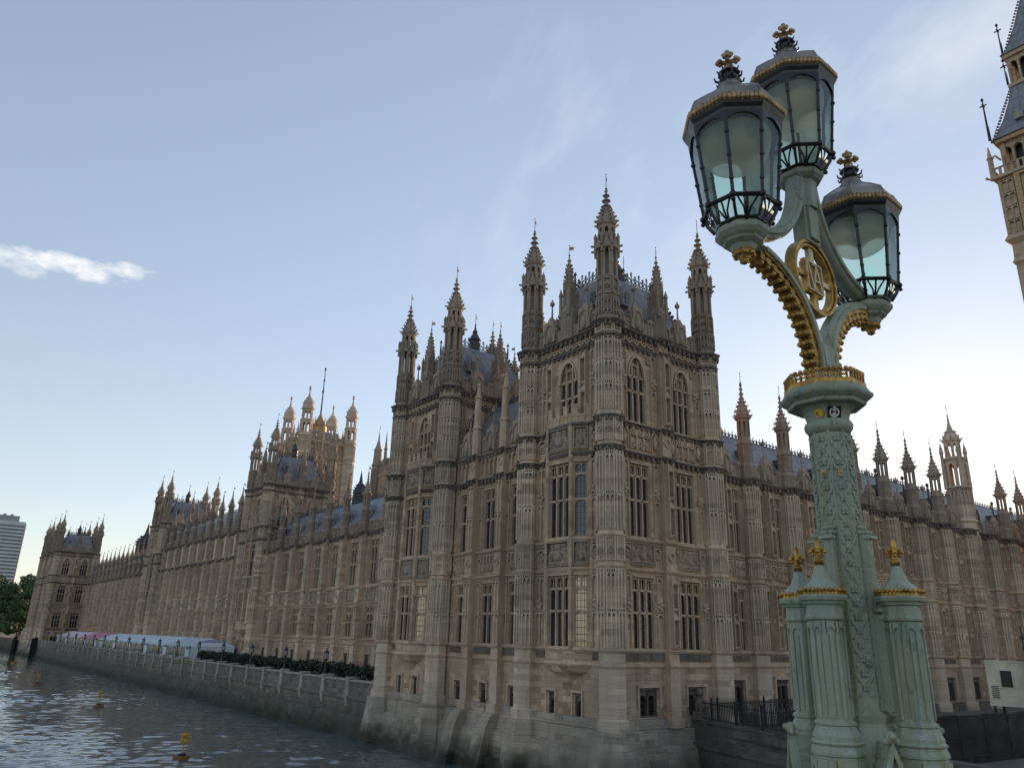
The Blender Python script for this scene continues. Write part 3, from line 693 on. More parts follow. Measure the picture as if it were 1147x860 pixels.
    for i, (z0, k0, z1, k1) in enumerate(((-2.5, 0.25, -2.1, 0.45), (-2.1, 0.5, -1.9, 0.72), (-1.9, 0.76, -1.5, 0.94))): band(z0, z1, k0, k1)
    for (px, py) in P: orl.oct([(-0.5, 0.15), (14.2, 0.15)], px, py, 8)
    orl.box(2.95, 5.35, -0.40, 0.0, -0.42, 11.6)                  # solid core behind the glass
    rv(orl.ob('oriel', M['stone'], T))
    oc = MB(); os_ = MB()
    band(H[4]-0.25, H[4]-0.05, 1.03, 1.14, oc); band(H[4]-0.05, H[4]+0.12, 1.14, 1.02, oc); band(H[5]-0.28, H[5]-0.08, 1.03, 1.17, oc); band(H[5]-0.08, H[5]+0.12, 1.17, 1.02, oc)
    for z in (H[0]-0.2, H[1]-0.1, H[2]-0.2, H[3]-0.2): band(z, z+0.13, 1.02, 1.1, os_); band(z+0.13, z+0.28, 1.1, 1.01, os_)
    rv(oc.ob('cornice', M['soot'], T)); rv(os_.ob('string_course', M['trim'], T))
    bl = MB()                                                     # balcony over the oriel
    def bal(z0, z1, k0, k1): band(z0, z1, k0, k1, bl)
    for k in range(3):
        p, q = Vector(P[k]).to_3d(), Vector(P[k+1]).to_3d(); d = q-p; L = d.length; m = Matrix.Translation(p) @ Matrix.Rotation(math.atan2(d.y, d.x), 4, 'Z')
        bl.box(0, L, 0.0, 0.16, 14.3, 14.95, m)
        n = 6 if k == 1 else 3
        for i in range(n):
            x0 = L*i/n; x1 = L*(i+1)/n
            if i % 2 == 0: bl.box(x0, x1, -0.02, 0.17, 14.95, 15.5, m); bl.box(x0-0.03, x1+0.03, -0.06, 0.2, 15.5, 15.62, m)
            bl.box(x0-0.03, x0+0.03, -0.06, 0.02, 14.3, 14.95, m)
            arch_plate(bl, x0+0.03, x1-0.03, 14.6, 14.85, 14.95, -0.05, 0.02, m)
    rv(bl.ob('balcony_parapet', [M['trim'], M['soot'], M['soot']], T))
    for (z0, z1, g) in ((-0.42, 4.1, 'low'), (6.5, 11.6, 'mid')):
        window(T, 3.05, 5.25, z0, z1, 3, 0.5, loc=(-0.75, TA, 0), rz=RZ)
        for k in (0, 2):
            p, q = Vector(P[k]).to_3d(), Vector(P[k+1]).to_3d(); d = q-p; ang = math.atan2(d.y, d.x)
            window(T, 0.22, d.length-0.22, z0, z1, 1, 0.5, loc=(p.y, TA-p.x, 0), rz=RZ+ang, glass='glass_reflect' if (k == 2 and g == 'low') else 'glass')
            st = MB(); st.box(0.0, 0.24, 0.0, 0.3, z0, z1); st.box(d.length-0.24, d.length, 0.0, 0.3, z0, z1)
            ob('oriel_jamb', st.mesh('oriel_jamb', M['stone']), T, (p.y, TA-p.x, 0), RZ+ang)
    o = relief(3.1, 5.2, 4.75, 6.2, 0).ob('heraldic_panel', [M['carved_fig'], M['soot']], T); o.location = (-0.77, TA, 0); o.rotation_euler = (0, 0, RZ)
    o = relief(3.1, 5.2, 12.5, 13.95, 1).ob('heraldic_panel', [M['carved_fig'], M['soot']], T); o.location = (-0.77, TA, 0); o.rotation_euler = (0, 0, RZ)
    for k, zz in ((2, 4.75), (2, 12.5)):
        p, q = Vector(P[k]).to_3d(), Vector(P[k+1]).to_3d(); d = q-p; ang = math.atan2(d.y, d.x)
        o = relief(0.25, d.length-0.25, zz, zz+1.42, 1, 0.1, 16).ob('heraldic_panel', [M['carved_fig'], M['soot']], T); o.location = (p.y, TA-p.x, 0); o.rotation_euler = (0, 0, RZ+ang); o.location = Vector(o.location)+Matrix.Rotation(RZ+ang, 3, 'Z') @ Vector((0, -0.02, 0))
    # --- rear walls
    for (L, loc, rz) in ((TA, (TB-0.1, 0, 0), math.pi/2), (TB, (TB, TA-0.1, 0), math.pi)):
        mb = MB(); hh = [(L/2-1, L/2+1, 14.5, 19.3)]; wall_holes(mb, 0, L, -5, 21, hh, 0); ob('wall', mb.mesh('wall', M['stone']), T, loc, rz)
        window(T, *hh[0], 3, 0.46, arch=True, loc=loc, rz=rz)
    # --- string courses along the walls
    for z, h_, p_ in ((H[0]-0.2, 0.26, 0.12), (H[1]-0.1, 0.3, 0.18), (H[2]-0.2, 0.26, 0.18), (H[3]-0.2, 0.28, 0.22)):
        sc = MB(); string_prof(sc, 0.7, TB-0.7, z, h_, p_, 0.1); string_prof(sc, 4.8, 5.8, z-0.004, h_+0.008, p_, -0.32); sc.box(4.9, 5.7, -0.3, 0.09, z+0.02, z+h_-0.02); sc.ob('string_course', M['trim'], T)
        sc = MB(); string_prof(sc, 0.7, 1.9, z, h_, p_, 0.1); string_prof(sc, 6.4, TA-0.7, z, h_, p_, 0.1); rv(sc.ob('string_course', M['trim'], T))
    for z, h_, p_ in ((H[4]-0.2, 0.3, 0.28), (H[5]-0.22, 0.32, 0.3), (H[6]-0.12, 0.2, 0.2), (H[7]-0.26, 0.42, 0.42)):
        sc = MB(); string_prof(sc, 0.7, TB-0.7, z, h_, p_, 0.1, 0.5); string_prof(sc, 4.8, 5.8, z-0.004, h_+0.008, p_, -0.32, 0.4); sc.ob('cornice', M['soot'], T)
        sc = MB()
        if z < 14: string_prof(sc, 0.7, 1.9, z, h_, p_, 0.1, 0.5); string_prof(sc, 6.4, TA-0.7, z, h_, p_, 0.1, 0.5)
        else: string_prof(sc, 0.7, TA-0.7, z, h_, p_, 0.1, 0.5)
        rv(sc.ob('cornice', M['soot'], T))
        if z > 19:
            for (L, loc, rz) in ((TA, (TB-0.1, 0, 0), math.pi/2), (TB, (TB, TA-0.1, 0), math.pi)):
                sc = MB(); string_prof(sc, 0.7, L-0.7, z, h_, p_, 0, 0.5); ob('cornice', sc.mesh('cornice', M['soot']), T, loc, rz)
    bd = MB()                                                     # dark panelled band under the first floor
    for (a, b) in ((0.95, 4.8), (5.8, 9.35)):
        n = 3; wd = (b-a)/n
        for i in range(n): bd.box(a+i*wd+0.04, a+(i+1)*wd-0.04, 0.04, 0.12, -1.08, -0.62)
    bd.ob('sunk_band', M['soot'], T)
    bd = MB()
    for (a, b) in ((0.95, 1.85), (6.5, 7.35)): bd.box(a+0.02, b-0.02, 0.04, 0.12, -1.08, -0.62)
    rv(bd.ob('sunk_band', M['soot'], T))
    # --- parapets, pinnacles, roof
    for (L, loc, rz) in ((TB, (0, 0.0, 0), 0), (TA, (0.0, TA, 0), RZ), (TA, (TB, 0, 0), math.pi/2), (TB, (TB, TA, 0), math.pi)):
        pm = parapet_mesh(0.78, L-0.78, 21.15, (L*0.27, L*0.73))
        ob('parapet', pm.mesh('parapet', [M['parapet'], M['soot'], M['soot']]), T, loc, rz)
        p = Vector(loc)+Matrix.Rotation(rz, 3, 'Z') @ Vector((L/2+ (0.16 if L == TB else 0), 0.1, 0)); ob('pinnacle', me_p, T, p, rz)
    rf = MB(); i0, i1 = 0.45, 2.35
    lo = [(i0, i0, 21.3), (TB-i0, i0, 21.3), (TB-i0, TA-i0, 21.3), (i0, TA-i0, 21.3)]; hi_ = [(i1, i1, 26.35), (TB-i1, i1, 26.35), (TB-i1, TA-i1, 26.35), (i1, TA-i1, 26.35)]
    rf.loft([lo, hi_]); r0 = rf.ob('roof', M['lead'], T)
    cr = MB()
    for k in range(4): cresting(cr, hi_[k], hi_[(k+1) % 4], 1.05)
    for k in range(4):
        p, q = Vector(lo[k]), Vector(hi_[k])
        for i in range(14):
            t = p.lerp(q, (i+1)/15); cr.ball((t.x, t.y, t.z+0.12), 0.13, 6, 1.2)
        cr.oct([(26.35, 0.08), (27.65, 0.05), (27.7, 0.14), (27.95, 0.01)], q.x, q.y, 6)
    cr.ob('cresting', M['crest'], r0)
    tp = MB(); cx, cy = TB/2, TA/2                                # ventilator spirelet in the middle of the roof
    tp.oct([(26.25, 0.5), (28.0, 0.5), (28.1, 0.62), (28.3, 0.5), (28.9, 0.2), (29.0, 0.28), (29.2, 0.12), (29.9, 0.04)], cx, cy, 8); vane(tp, 29.7, 30.9, cx, cy)
    tp.ob('roof_spirelet', M['crest'], r0)
    for k in range(2):                                            # roof dormers on the two fronts seen from the bridge
        dm = MB()
        dm.poly([(-0.45, 23.4), (0.45, 23.4), (0.45, 24.5), (0, 25.2), (-0.45, 24.5)], 0.75, 2.2); dm.cur = 1; dm.box(-0.25, 0.25, 0.7, 0.78, 23.55, 24.4)
        ob('dormer', dm.mesh('dormer', [M['lead'], M['glass_dark']]), T, (TB*0.27, 0, 0) if k == 0 else (0, TA*0.27, 0), 0 if k == 0 else RZ)
    # --- plinth to the river
    pl = MB()
    pr = [(0.15, -5.0), (-0.2, -5.05), (-0.28, -6.0), (-0.55, -6.1), (-0.75, -7.6), (-1.0, -7.7), (-1.15, -8.9), (0.3, -8.9)]
    pl.loft([[(0.0, q[0], q[1]) for q in pr], [(TB+0.5, q[0], q[1]) for q in pr]]); pl.box(0.9, TB-0.9, -0.06, 0.12, -5.0, -4.45); pl.ob('plinth', M['plinth'], T)
    pl = MB(); pl.loft([[(-0.5, q[0], q[1]) for q in pr], [(TA, q[0], q[1]) for q in pr]]); pl.box(0.9, TA-0.9, -0.06, 0.12, -5.0, -4.45); rv(pl.ob('plinth', M['plinth'], T))
build_tower(tower)

# ------------------------------------------------------------------ positions of the other towers
GT = 'towers of the riverside palace'
T2Y = 19.75
YF = 228.97
towers = [
 ((0, T2Y, 0), 'second riverside tower, left of the corner tower and joined to it by three bays'),
 ((9.0, 86.6, 1.8), 'taller tower standing in front of the flag tower, halfway along the river front'),
 ((9.0, 148.9, 1.5), 'left tower of the long river front, left of a row of small spires'),
 ((0, YF, 0), 'far end tower of the palace, beside the pink marquee and the trees'),
 ((0, YF+T2Y-0.2, 0), 'farthest palace tower, half hidden behind the far end tower beside the trees')]
for loc, lab in towers: dup_thing(tower, loc, lab, 'tower', GT)

# ------------------------------------------------------------------ linking range between the paired towers
def buttress_pinnacle(top, cornice, a=0.5, name='pinnacle'):
    """panelled shaft, open lantern and crocketed cap over a buttress; top is the stone tip"""
    mb = MB(); c = cornice; k = (top-c)/7.9
    mb.oct([(c-0.1, a+0.1), (c+1.1*k, a+0.1), (c+1.25*k, a), (c+2.7*k, a), (c+2.75*k, a+0.09), (c+2.9*k, a+0.04), (c+3.1*k, a-0.04), (c+3.35*k, a-0.06)])
    oct_panels(mb, a+0.1, c+0.2, c+1.05*k, t=0.04); oct_panels(mb, a, c+1.3*k, c+2.65*k, t=0.04, mid=[c+2.0*k])
    oct_open(mb, a-0.06, c+3.35*k, c+4.75*k, 0.1, 0.14, 0.4); mb.oct([(c+3.3*k, 0.07), (c+4.8*k, 0.07)])
    mb.oct([(c+4.7*k, a-0.05), (c+4.85*k, a+0.1), (c+5.1*k, a+0.1), (c+5.15*k, a-0.02), (c+5.5*k, a-0.08), (c+5.9*k, a*0.6), (c+6.3*k, a*0.34), (c+7.0*k, 0.09), (c+7.8*k, 0.045)])
    crockets(mb, [(c+5.05*k, a+0.1), (c+5.45*k, a-0.02), (c+5.85*k, a*0.62), (c+6.2*k, a*0.4)], s=0.13)
    for z, q in ((6.5, 0.24), (6.9, 0.2), (7.3, 0.16), (7.65, 0.13)): mb.oct([(c+(z-0.08)*k, 0.09), (c+z*k, q), (c+(z+0.1)*k, 0.07)], n=6)
    vane(mb, c+7.7*k, c+8.7*k, flag=0.3); return mb.mesh(name, [M['pinn'], M['soot'], M['soot']])

LX = 0.6
link = thing('linking_range', 'three bay stone range with steep slate roof between the two nearest towers', 'building', (LX, TA, -5))
def lk(o): o.location = Vector(o.location)+Vector((0, 0, 5)); return o
L0, L1 = 0.9, T2Y-TA-0.9          # distances along +Y from the corner tower's far turret
LL = T2Y-TA
def lrv(o0):
    for o in SIB.get(o0.name, [o0]): o.location = (0, LL, 5); o.rotation_euler = (0, 0, -math.pi/2)
    return o0
# local x: 0 at second tower, LL at corner tower; bays between turrets and two buttresses
holes = []
bx = [LL-(14.42-TA)-0.25*0, LL-(14.42-TA)]
butt = [LL-(16.0-TA), LL-(12.2-TA)]
wc = [LL-(17.4-TA), LL-(14.05-TA), LL-(10.55-TA)]
for c in wc:
    holes += [(c-0.72, c+0.72, -0.42, 4.05), (c-0.72, c+0.72, 6.55, 11.3), (c-0.35, c+0.35, -4.7, -3.2)]
mb = MB(); wall_holes(mb, 0, LL, -5, 14.4, holes, 0); lrv(mb.ob('wall', M['stone'], link))
for (a, b, c, d) in holes: window(link, a, b, c, d, 2 if d > 0 else 1, 0.5 if d > 0 else None, tall=d > 0, loc=(0, LL, 5), rz=-math.pi/2, glass='glass' if d > 0 else 'glass_dark')
dt = MB()
for c in wc:
    for (z0, z1) in ((-0.3, 4.3), (6.7, 11.9)):
        for s in (-1, 1):
            x0, x1 = sorted((c+s*0.85, c+s*1.35)); panel_ribs(dt, x0, x1, z0, z1, 1, 0, 0.07, [(z0+z1)/2])
    panel_ribs(dt, c-1.35, c-0.85, 4.8, 6.2, 1); panel_ribs(dt, c+0.85, c+1.35, 4.8, 6.2, 1)
    panel_ribs(dt, c-1.2, c+1.2, 12.45, 14.0, 4, 0, 0.12); quatrefoils(dt, c-0.8, c+0.8, 4.9, 5.4, 0, 0.08); panel_ribs(dt, c-0.8, c+0.8, 5.5, 6.2, 4, 0, 0.08)
    dt.box(c-0.55, c+0.55, -0.16, 0, -3.08, -2.94); dt.box(c-0.55, c-0.42, -0.12, 0, -4.2, -3.08); dt.box(c+0.42, c+0.55, -0.12, 0, -4.2, -3.08)
lrv(dt.ob('tracery', [M['trim'], M['carved'], M['soot']], link))
for z, h_, p_ in ((H[0]-0.2, 0.26, 0.12), (H[1]-0.1, 0.3, 0.18), (H[2]-0.2, 0.26, 0.18), (H[3]-0.2, 0.28, 0.22)):
    sc = MB(); string_prof(sc, 0.8, LL-0.8, z, h_, p_)
    for b in butt: string_prof(sc, b-0.5, b+0.5, z, h_, p_, -0.5)
    lrv(sc.ob('string_course', M['trim'], link))
for z, h_, p_ in ((H[4]-0.25, 0.38, 0.3), (H[5]-0.28, 0.4, 0.34)):
    sc = MB(); string_prof(sc, 0.8, LL-0.8, z, h_, p_, 0, 0.45)
    for b in butt: string_prof(sc, b-0.5, b+0.5, z, h_, p_, -0.5, 0.4)
    lrv(sc.ob('cornice', M['soot'], link))
for b in butt:
    bm_ = MB(); bm_.box(b-0.42, b+0.42, -0.5, 0.05, -4.4, 14.3); bm_.box(b-0.5, b+0.5, -0.65, 0.05, -5, -4.4)
    bm_.oct([(14.2, 0.38), (16.5, 0.36), (16.55, 0.45), (16.8, 0.3), (19.2, 0.24), (19.3, 0.34), (19.5, 0.2), (20.3, 0.1), (20.35, 0.2), (20.6, 0.03)], b, -0.15, 8)
    for (z0, z1) in ((-0.3, 4.3), (6.7, 11.9)): panel_ribs(bm_, b-0.4, b+0.4, z0, z1, 2, -0.5, 0.05, [(z0+z1)/2])
    diamond(bm_, b, 5.5, 0.32, -0.57, -0.48); diamond(bm_, b, 13.2, 0.32, -0.57, -0.48)
    lrv(bm_.ob('buttress', [M['trim'], M['soot'], M['soot']], link))
bd = MB(); [bd.box(c-1.3, c+1.3, -0.06, 0.02, -1.08, -0.62) for c in wc]; lrv(bd.ob('sunk_band', M['soot'], link))
for c in wc: lrv(parapet_mesh(c-1.35, c+1.35, 14.4, (c,), 0.55, 1.25).ob('parapet', [M['parapet'], M['soot'], M['soot']], link))
rf = MB(); rf.loft([[(x, 0.4, 14.5), (x, 4.2, 20.0), (x, 8.0, 14.5)] for x in (0.2, LL-0.2)]); lrv(rf.ob('roof', M['lead'], link))
cr = MB(); cresting(cr, (0.5, 4.2, 20.0), (LL-0.5, 4.2, 20.0), 0.7); lrv(cr.ob('cresting', M['crest'], link))
pl = MB(); pr = [(0.15, -5.0), (-0.25, -5.05), (-0.6, -6.0), (-0.9, -6.1), (-1.2, -7.6), (-1.5, -7.7), (-1.7, -8.9), (0.3, -8.9)]
pl.loft([[(x, q[0], q[1]) for q in pr] for x in (0.0, LL)]); pl.box(0.8, LL-0.8, -0.16, 0.02, -5.0, -4.45); lrv(pl.ob('plinth', M['plinth'], link))
for b in butt:
    ft = MB(); ft.loft([[(b-0.55, 0, -5), (b+0.55, 0, -5), (b+0.55, -0.95, -5.0), (b-0.55, -0.95, -5.0)], [(b-0.6, 0, -5.9), (b+0.6, 0, -5.9), (b+0.6, -1.5, -5.9), (b-0.6, -1.5, -5.9)], [(b-0.8, 0, -8.9), (b+0.8, 0, -8.9), (b+0.8, -2.4, -8.9), (b-0.8, -2.4, -8.9)]]); lrv(ft.ob('footing', M['plinth'], link))
o = dup_thing(link, (LX, YF+TA, -5), 'far three bay range joining the two farthest palace towers', 'building')
link['group'] = o['group'] = 'ranges that join paired towers'

# ------------------------------------------------------------------ long ranges built bay by bay
class Range:
    """bays of width w along local x; local frame as in the kit"""
    def __init__(s, T, loc, rz): s.T, s.loc, s.rz = T, Vector(loc), rz; s.rm = Matrix.Rotation(rz, 3, 'Z')
    def put(s, me, name, x, parent=None, y=0, z=0): return ob(name, me, parent or s.T, s.loc+s.rm @ Vector((x, y, z)), s.rz)

def river_bay_meshes(wb, extra):
    h2, h3, hc = 3.7, 5.6, 12.15
    top = 16.5 if extra else hc
    D = {}
    c = wb/2; holes = [(c-1.15, c+1.15, -0.35, 3.3), (c-1.15, c+1.15, 5.8, 11.2), (c-0.5, c+0.5, -4.4, -2.2)]
    if extra: holes.append((c-0.9, c+0.9, 12.6, 15.6))
    mb = MB(); wall_holes(mb, 0, wb, -5.2, top+0.2, holes, 0); D['wall'] = mb.mesh('wall', M['stone']); D['holes'] = holes
    dt = MB()
    for (z0, z1) in ((-0.3, 3.4), (5.9, 11.6)):
        for s in (-1, 1):
            x0, x1 = sorted((c+s*1.25, c+s*2.1)); panel_ribs(dt, x0, x1, z0, z1, 2, 0, 0.08, [(z0+z1)/2])
            xx = c+s*1.68
            for k in range(4): dt.ball((xx+0.16*math.cos(k*1.57), -0.1, (z0+z1)/2+0.3+0.2*math.sin(k*1.57)), 0.12, 6)
    if extra: panel_ribs(dt, c-2, c-1, 12.6, 16, 2); panel_ribs(dt, c+1, c+2, 12.6, 16, 2)
    for s in (-1, 1): x0, x1 = sorted((c+s*1.2, c+s*2.0)); panel_ribs(dt, x0, x1, 4.0, 5.4, 1); quatrefoils(dt, x0+.05, x1-.05, 4.3, 5.0, 0, 0.07)
    dt.box(c-0.75, c+0.75, -0.14, 0, -2.1, -1.95); dt.box(c-0.75, c-0.6, -0.1, 0, -4.0, -2.1); dt.box(c+0.6, c+0.75, -0.1, 0, -4.0, -2.1)
    D['tracery'] = dt.mesh('tracery', [M['trim'], M['carved'], M['soot']])
    D['panel'] = relief(c-1.05, c+1.05, 4.0, 5.35, 0, 0.16, 18).mesh('heraldic_panel', [M['carved_fig'], M['soot']])
    sc = MB()
    for z, h_, p_ in ((-1.2, 0.22, 0.1), (-0.62, 0.26, 0.16), (h2-0.15, 0.24, 0.16), (h3-0.2, 0.26, 0.2)):
        string_prof(sc, 0.5, wb-0.5, z, h_, p_)
        string_prof(sc, -0.58, 0.58, z, h_, p_, -0.66)
    D['string'] = sc.mesh('string_course', M['trim'])
    sc = MB()
    for zz in ([hc, top] if extra else [hc]):
        string_prof(sc, 0.5, wb-0.5, zz-0.25, 0.42, 0.32, 0, 0.5); string_prof(sc, -0.62, 0.62, zz-0.25, 0.42, 0.3, -0.66, 0.4)
    D['cornice'] = sc.mesh('cornice', M['soot'])
    bt = MB(); bt.box(-0.5, 0.5, -0.66, 0.05, -5.2, top); bt.box(-0.62, 0.62, -0.8, 0.05, -5.2, -4.5)
    for (z0, z1) in ((-0.25, 3.5), (5.9, 11.8)): panel_ribs(bt, -0.48, 0.48, z0, z1, 2, -0.66, 0.05, [(z0+z1)/2], 0.6)
    diamond(bt, 0, 4.7, 0.4, -0.75, -0.64); diamond(bt, 0, -0.9, 0.22, -0.75, -0.64)
    D['buttress'] = bt.mesh('buttress', [M['turret'], M['soot'], M['soot']])
    D['parapet'] = parapet_mesh(0.55, wb-0.55, top+0.15, (), 0.7, 1.25).mesh('parapet', [M['parapet'], M['soot'], M['soot']])
    D['pinnacle'] = buttress_pinnacle(top+7.7, top+0.1, 0.46)
    dm = MB(); dm.poly([(c-0.5, 14.6+top-hc), (c+0.5, 14.6+top-hc), (c+0.5, 15.5+top-hc), (c, 16.2+top-hc), (c-0.5, 15.5+top-hc)], 1.5, 4.0); dm.cur = 1; dm.box(c-0.28, c+0.28, 1.44, 1.5, 14.7+top-hc, 15.45+top-hc)
    D['dormer'] = dm.mesh('dormer', [M['lead'], M['glass_dark']])
    D['top'] = top
    return D
def river_range(T, y0, y1, nb, extra, X=9.9):
    wb = (y1-y0)/nb; D = river_bay_meshes(wb, extra)
    base = Vector(T.location)
    rg = Range(T, Vector((X, y1, 0))-base, -math.pi/2)            # local x runs from far to near
    for i in range(nb):
        x = i*wb
        rg.put(D['wall'], 'wall', x); rg.put(D['tracery'], 'tracery', x); rg.put(D['panel'], 'heraldic_panel', x); rg.put(D['string'], 'string_course', x)
        rg.put(D['cornice'], 'cornice', x); rg.put(D['parapet'], 'parapet', x); rg.put(D['dormer'], 'dormer', x)
        b = rg.put(D['buttress'], 'buttress', x); p = ob('pinnacle', D['pinnacle'], b, (0, -0.35, 0))
        for k, (a, b_, c, d) in enumerate(D['holes']):
            p = rg.loc+rg.rm @ Vector((x, 0, 0))
            window(T, a, b_, c, d, 3 if k in (0, 1) else 2, 0.5 if k in (0, 1) else None, tall=k in (0, 1), loc=p, rz=-math.pi/2, glass='glass_dark' if k == 2 else 'glass')
    t = D['top']; L = y1-y0
    rf = MB(); rf.loft([[(x, 0.7, t+0.6), (x, 3.2, t+5.2), (x, 8.5, t+5.2), (x, 11.5, t+0.6)] for x in (0.05, L-0.05)]); r = rg.put(rf.mesh('roof', M['lead']), 'roof', 0)
    cr = MB(); cresting(cr, (0.2, 3.2, t+5.2), (L-0.2, 3.2, t+5.2), 0.7, 0.6); ob('cresting', cr.mesh('cresting', M['crest']), r)
    return rg
rr1 = thing('river_range', 'near stretch of the long river front with blue slate roof behind the terrace lamps', 'building', (9.9, 60, -5.2), 0, 'stretches of the long river front')
river_range(rr1, 31.3, 86.0, 10, False)
rr2 = thing('river_range', 'middle stretch of the river front, one storey higher, between its two tall towers', 'building', (9.9, 120, -5.2), 0, 'stretches of the long river front')
river_range(rr2, 95.6, 148.3, 10, True)
rr3 = thing('river_range', 'farthest stretch of the river front behind the pink marquee', 'building', (9.9, 190, -5.2), 0, 'stretches of the long river front')
river_range(rr3, 157.9, 229.0, 14, False)

# north range along the bridge side
nr = thing('north_range', 'long north range with stone spires running right behind the green lamp', 'building', (30, 0.9, -5))
NW = 5.4; NX0 = 15.95; NY = 0.95
def north_bay_meshes():
    D = {}; holes = [(0.98, 2.02, -0.42, 4.0), (3.28, 4.32, -0.42, 4.0), (0.98, 2.02, 6.55, 11.4), (3.28, 4.32, 6.55, 11.4), (1.9, 3.4, -4.4, -2.4)]
    mb = MB(); wall_holes(mb, 0, NW, -5.2, 12.4, holes, 0); D['wall'] = mb.mesh('wall', M['stone']); D['holes'] = holes
    ni = MB()
    for (z0, z1) in ((-0.3, 4.2), (6.6, 11.8)): statue_niche(ni, NW/2, z0, z1, 0.62, 0, 0.32)
    ni.cur = 0
    for (z0, z1) in ((-0.3, 4.3), (6.6, 11.9)):
        panel_ribs(ni, 2.08, 2.32, z0, z1, 1, 0, 0.1, [(z0+z1)/2]); panel_ribs(ni, 2.98, 3.22, z0, z1, 1, 0, 0.1, [(z0+z1)/2])
    D['niche'] = ni.mesh('niche_pier', [M['trim'], M['carved'], M['soot']])
    dt = MB()
    for (a, b) in ((0.95, 2.1), (3.2, 4.35)): panel_ribs(dt, a, b, 4.8, 6.2, 2, 0, 0.09); quatrefoils(dt, a, b, 4.85, 5.35, 0, 0.1); quatrefoils(dt, a, b, 5.5, 6.0, 0, 0.1)
    diamond(dt, NW/2, 5.5, 0.36, -0.1, 0.02); panel_ribs(dt, 2.25, 3.05, 4.8, 6.2, 1, 0, 0.07)
    dt.box(1.65, 3.65, -0.18, 0, -2.3, -2.1); dt.box(1.65, 1.82, -0.14, 0, -4.2, -2.3); dt.box(3.48, 3.65, -0.14, 0, -4.2, -2.3)
    D['tracery'] = dt.mesh('tracery', [M['trim'], M['carved'], M['soot']])
    bt = MB(); a = 0.74
    bt.oct([(-5.2, a+0.15), (-4.5, a+0.15), (-4.4, a), (12.3, a)], 0, -0.05)
    oct_panels(bt, a, -0.3, 4.3, mid=[2.0], cy=-0.05, faces=(0, 1, 7, 2, 6)); oct_panels(bt, a, 4.8, 6.2, 'diamond', cy=-0.05, faces=(0, 1, 7, 2, 6)); oct_panels(bt, a, 6.7, 11.9, mid=[9.3], cy=-0.05, faces=(0, 1, 7, 2, 6))
    D['buttress'] = bt.mesh('buttress', [M['turret'], M['soot'], M['soot']])
    sc = MB()
    for z, h_, p_ in ((H[0]-0.2, 0.26, 0.12), (H[1]-0.1, 0.32, 0.2), (H[2]-0.2, 0.26, 0.18), (H[3]-0.2, 0.28, 0.2)): string_prof(sc, 0.7, NW-0.7, z, h_, p_); string_oct(sc, a, z, h_, p_, 0, -0.05)
    D['string'] = sc.mesh('string_course', M['trim'])
    sc = MB(); string_prof(sc, 0.7, NW-0.7, 12.0, 0.5, 0.42, 0, 0.5); string_oct(sc, a, 12.0, 0.5, 0.38, 0, -0.05, bosses=True)
    for i in range(3): sc.box(0.95+i*1.15, 0.95+i*1.15+1.05, -0.05, 0.02, -1.06, -0.68)
    D['cornice'] = sc.mesh('cornice', M['soot'])
    D['parapet'] = parapet_mesh(0.7, NW-0.7, 12.5, (NW/2,), 0.62, 1.1).mesh('parapet', [M['parapet'], M['soot'], M['soot']])
    D['pinnacle'] = buttress_pinnacle(20.5, 12.4, 0.52)
    dm = MB(); c = NW/2; dm.poly([(c-0.4, 14.3), (c+0.4, 14.3), (c+0.4, 15.1), (c, 15.7), (c-0.4, 15.1)], 1.6, 3.4); dm.tube([(c, 2.0, 15.6), (c, 2.0, 17.0)], 0.1, 6, 0.06); dm.ball((c, 2.0, 17.1), 0.18, 6, 1.3)
    D['dormer'] = dm.mesh('dormer', M['crest'])
    return D
D = north_bay_meshes(); base = Vector(nr.location)
rg = Range(nr, Vector((0, NY, 0))-base, 0)
bays = [NX0-NW+i*NW for i in range(13)]
for i, x in enumerate(bays):
    rg.put(D['wall'], 'wall', x); rg.put(D['niche'], 'niche_pier', x); rg.put(D['tracery'], 'tracery', x); rg.put(D['string'], 'string_course', x); rg.put(D['cornice'], 'cornice', x)
    rg.put(D['parapet'], 'parapet', x); rg.put(D['dormer'], 'dormer', x)
    if i > 0:
        b = rg.put(D['buttress'], 'buttress', x)
        if i not in (8, 9): ob('pinnacle', D['pinnacle'], b, (0, -0.05, 0))
    for k, (a, b_, c, d) in enumerate(D['holes']):
        window(nr, a, b_, c, d, 2, 0.5 if k < 4 else None, tall=k < 4, loc=rg.loc+Vector((x, 0, 0)), glass='glass_dark' if k == 4 else 'glass')
NL = bays[-1]+NW
rf = MB(); rf.loft([[(x, 1.0, 12.9), (x, 4.0, 17.2), (x, 8.0, 17.2), (x, 11, 12.9)] for x in (9.4, NL)]); r = rg.put(rf.mesh('roof', M['lead']), 'roof', 0)
cr = MB(); cresting(cr, (10, 4.0, 17.2), (NL, 4.0, 17.2), 0.62, 0.5); ob('cresting', cr.mesh('cresting', M['crest']), r)
bt = MB(); a = 1.15; bx_ = bays[8]+1.6                                  # larger turret near the right end
bt.oct([(-5.0, a), (13.2, a), (13.4, a+0.2), (13.7, a), (17.0, a-0.1), (17.1, a+0.1), (17.3, a-0.1)]); oct_panels(bt, a, 0, 12, mid=[6.2]); oct_panels(bt, a-0.05, 14.0, 16.9)
oct_open(bt, a-0.1, 17.3, 20.2, 0.2, 0.2, 0.9); bt.oct([(20.1, a-0.1), (20.3, a+0.1), (20.6, a-0.2)]); oct_open(bt, 0.75, 20.6, 22.4, 0.15, 0.2, 0.6)
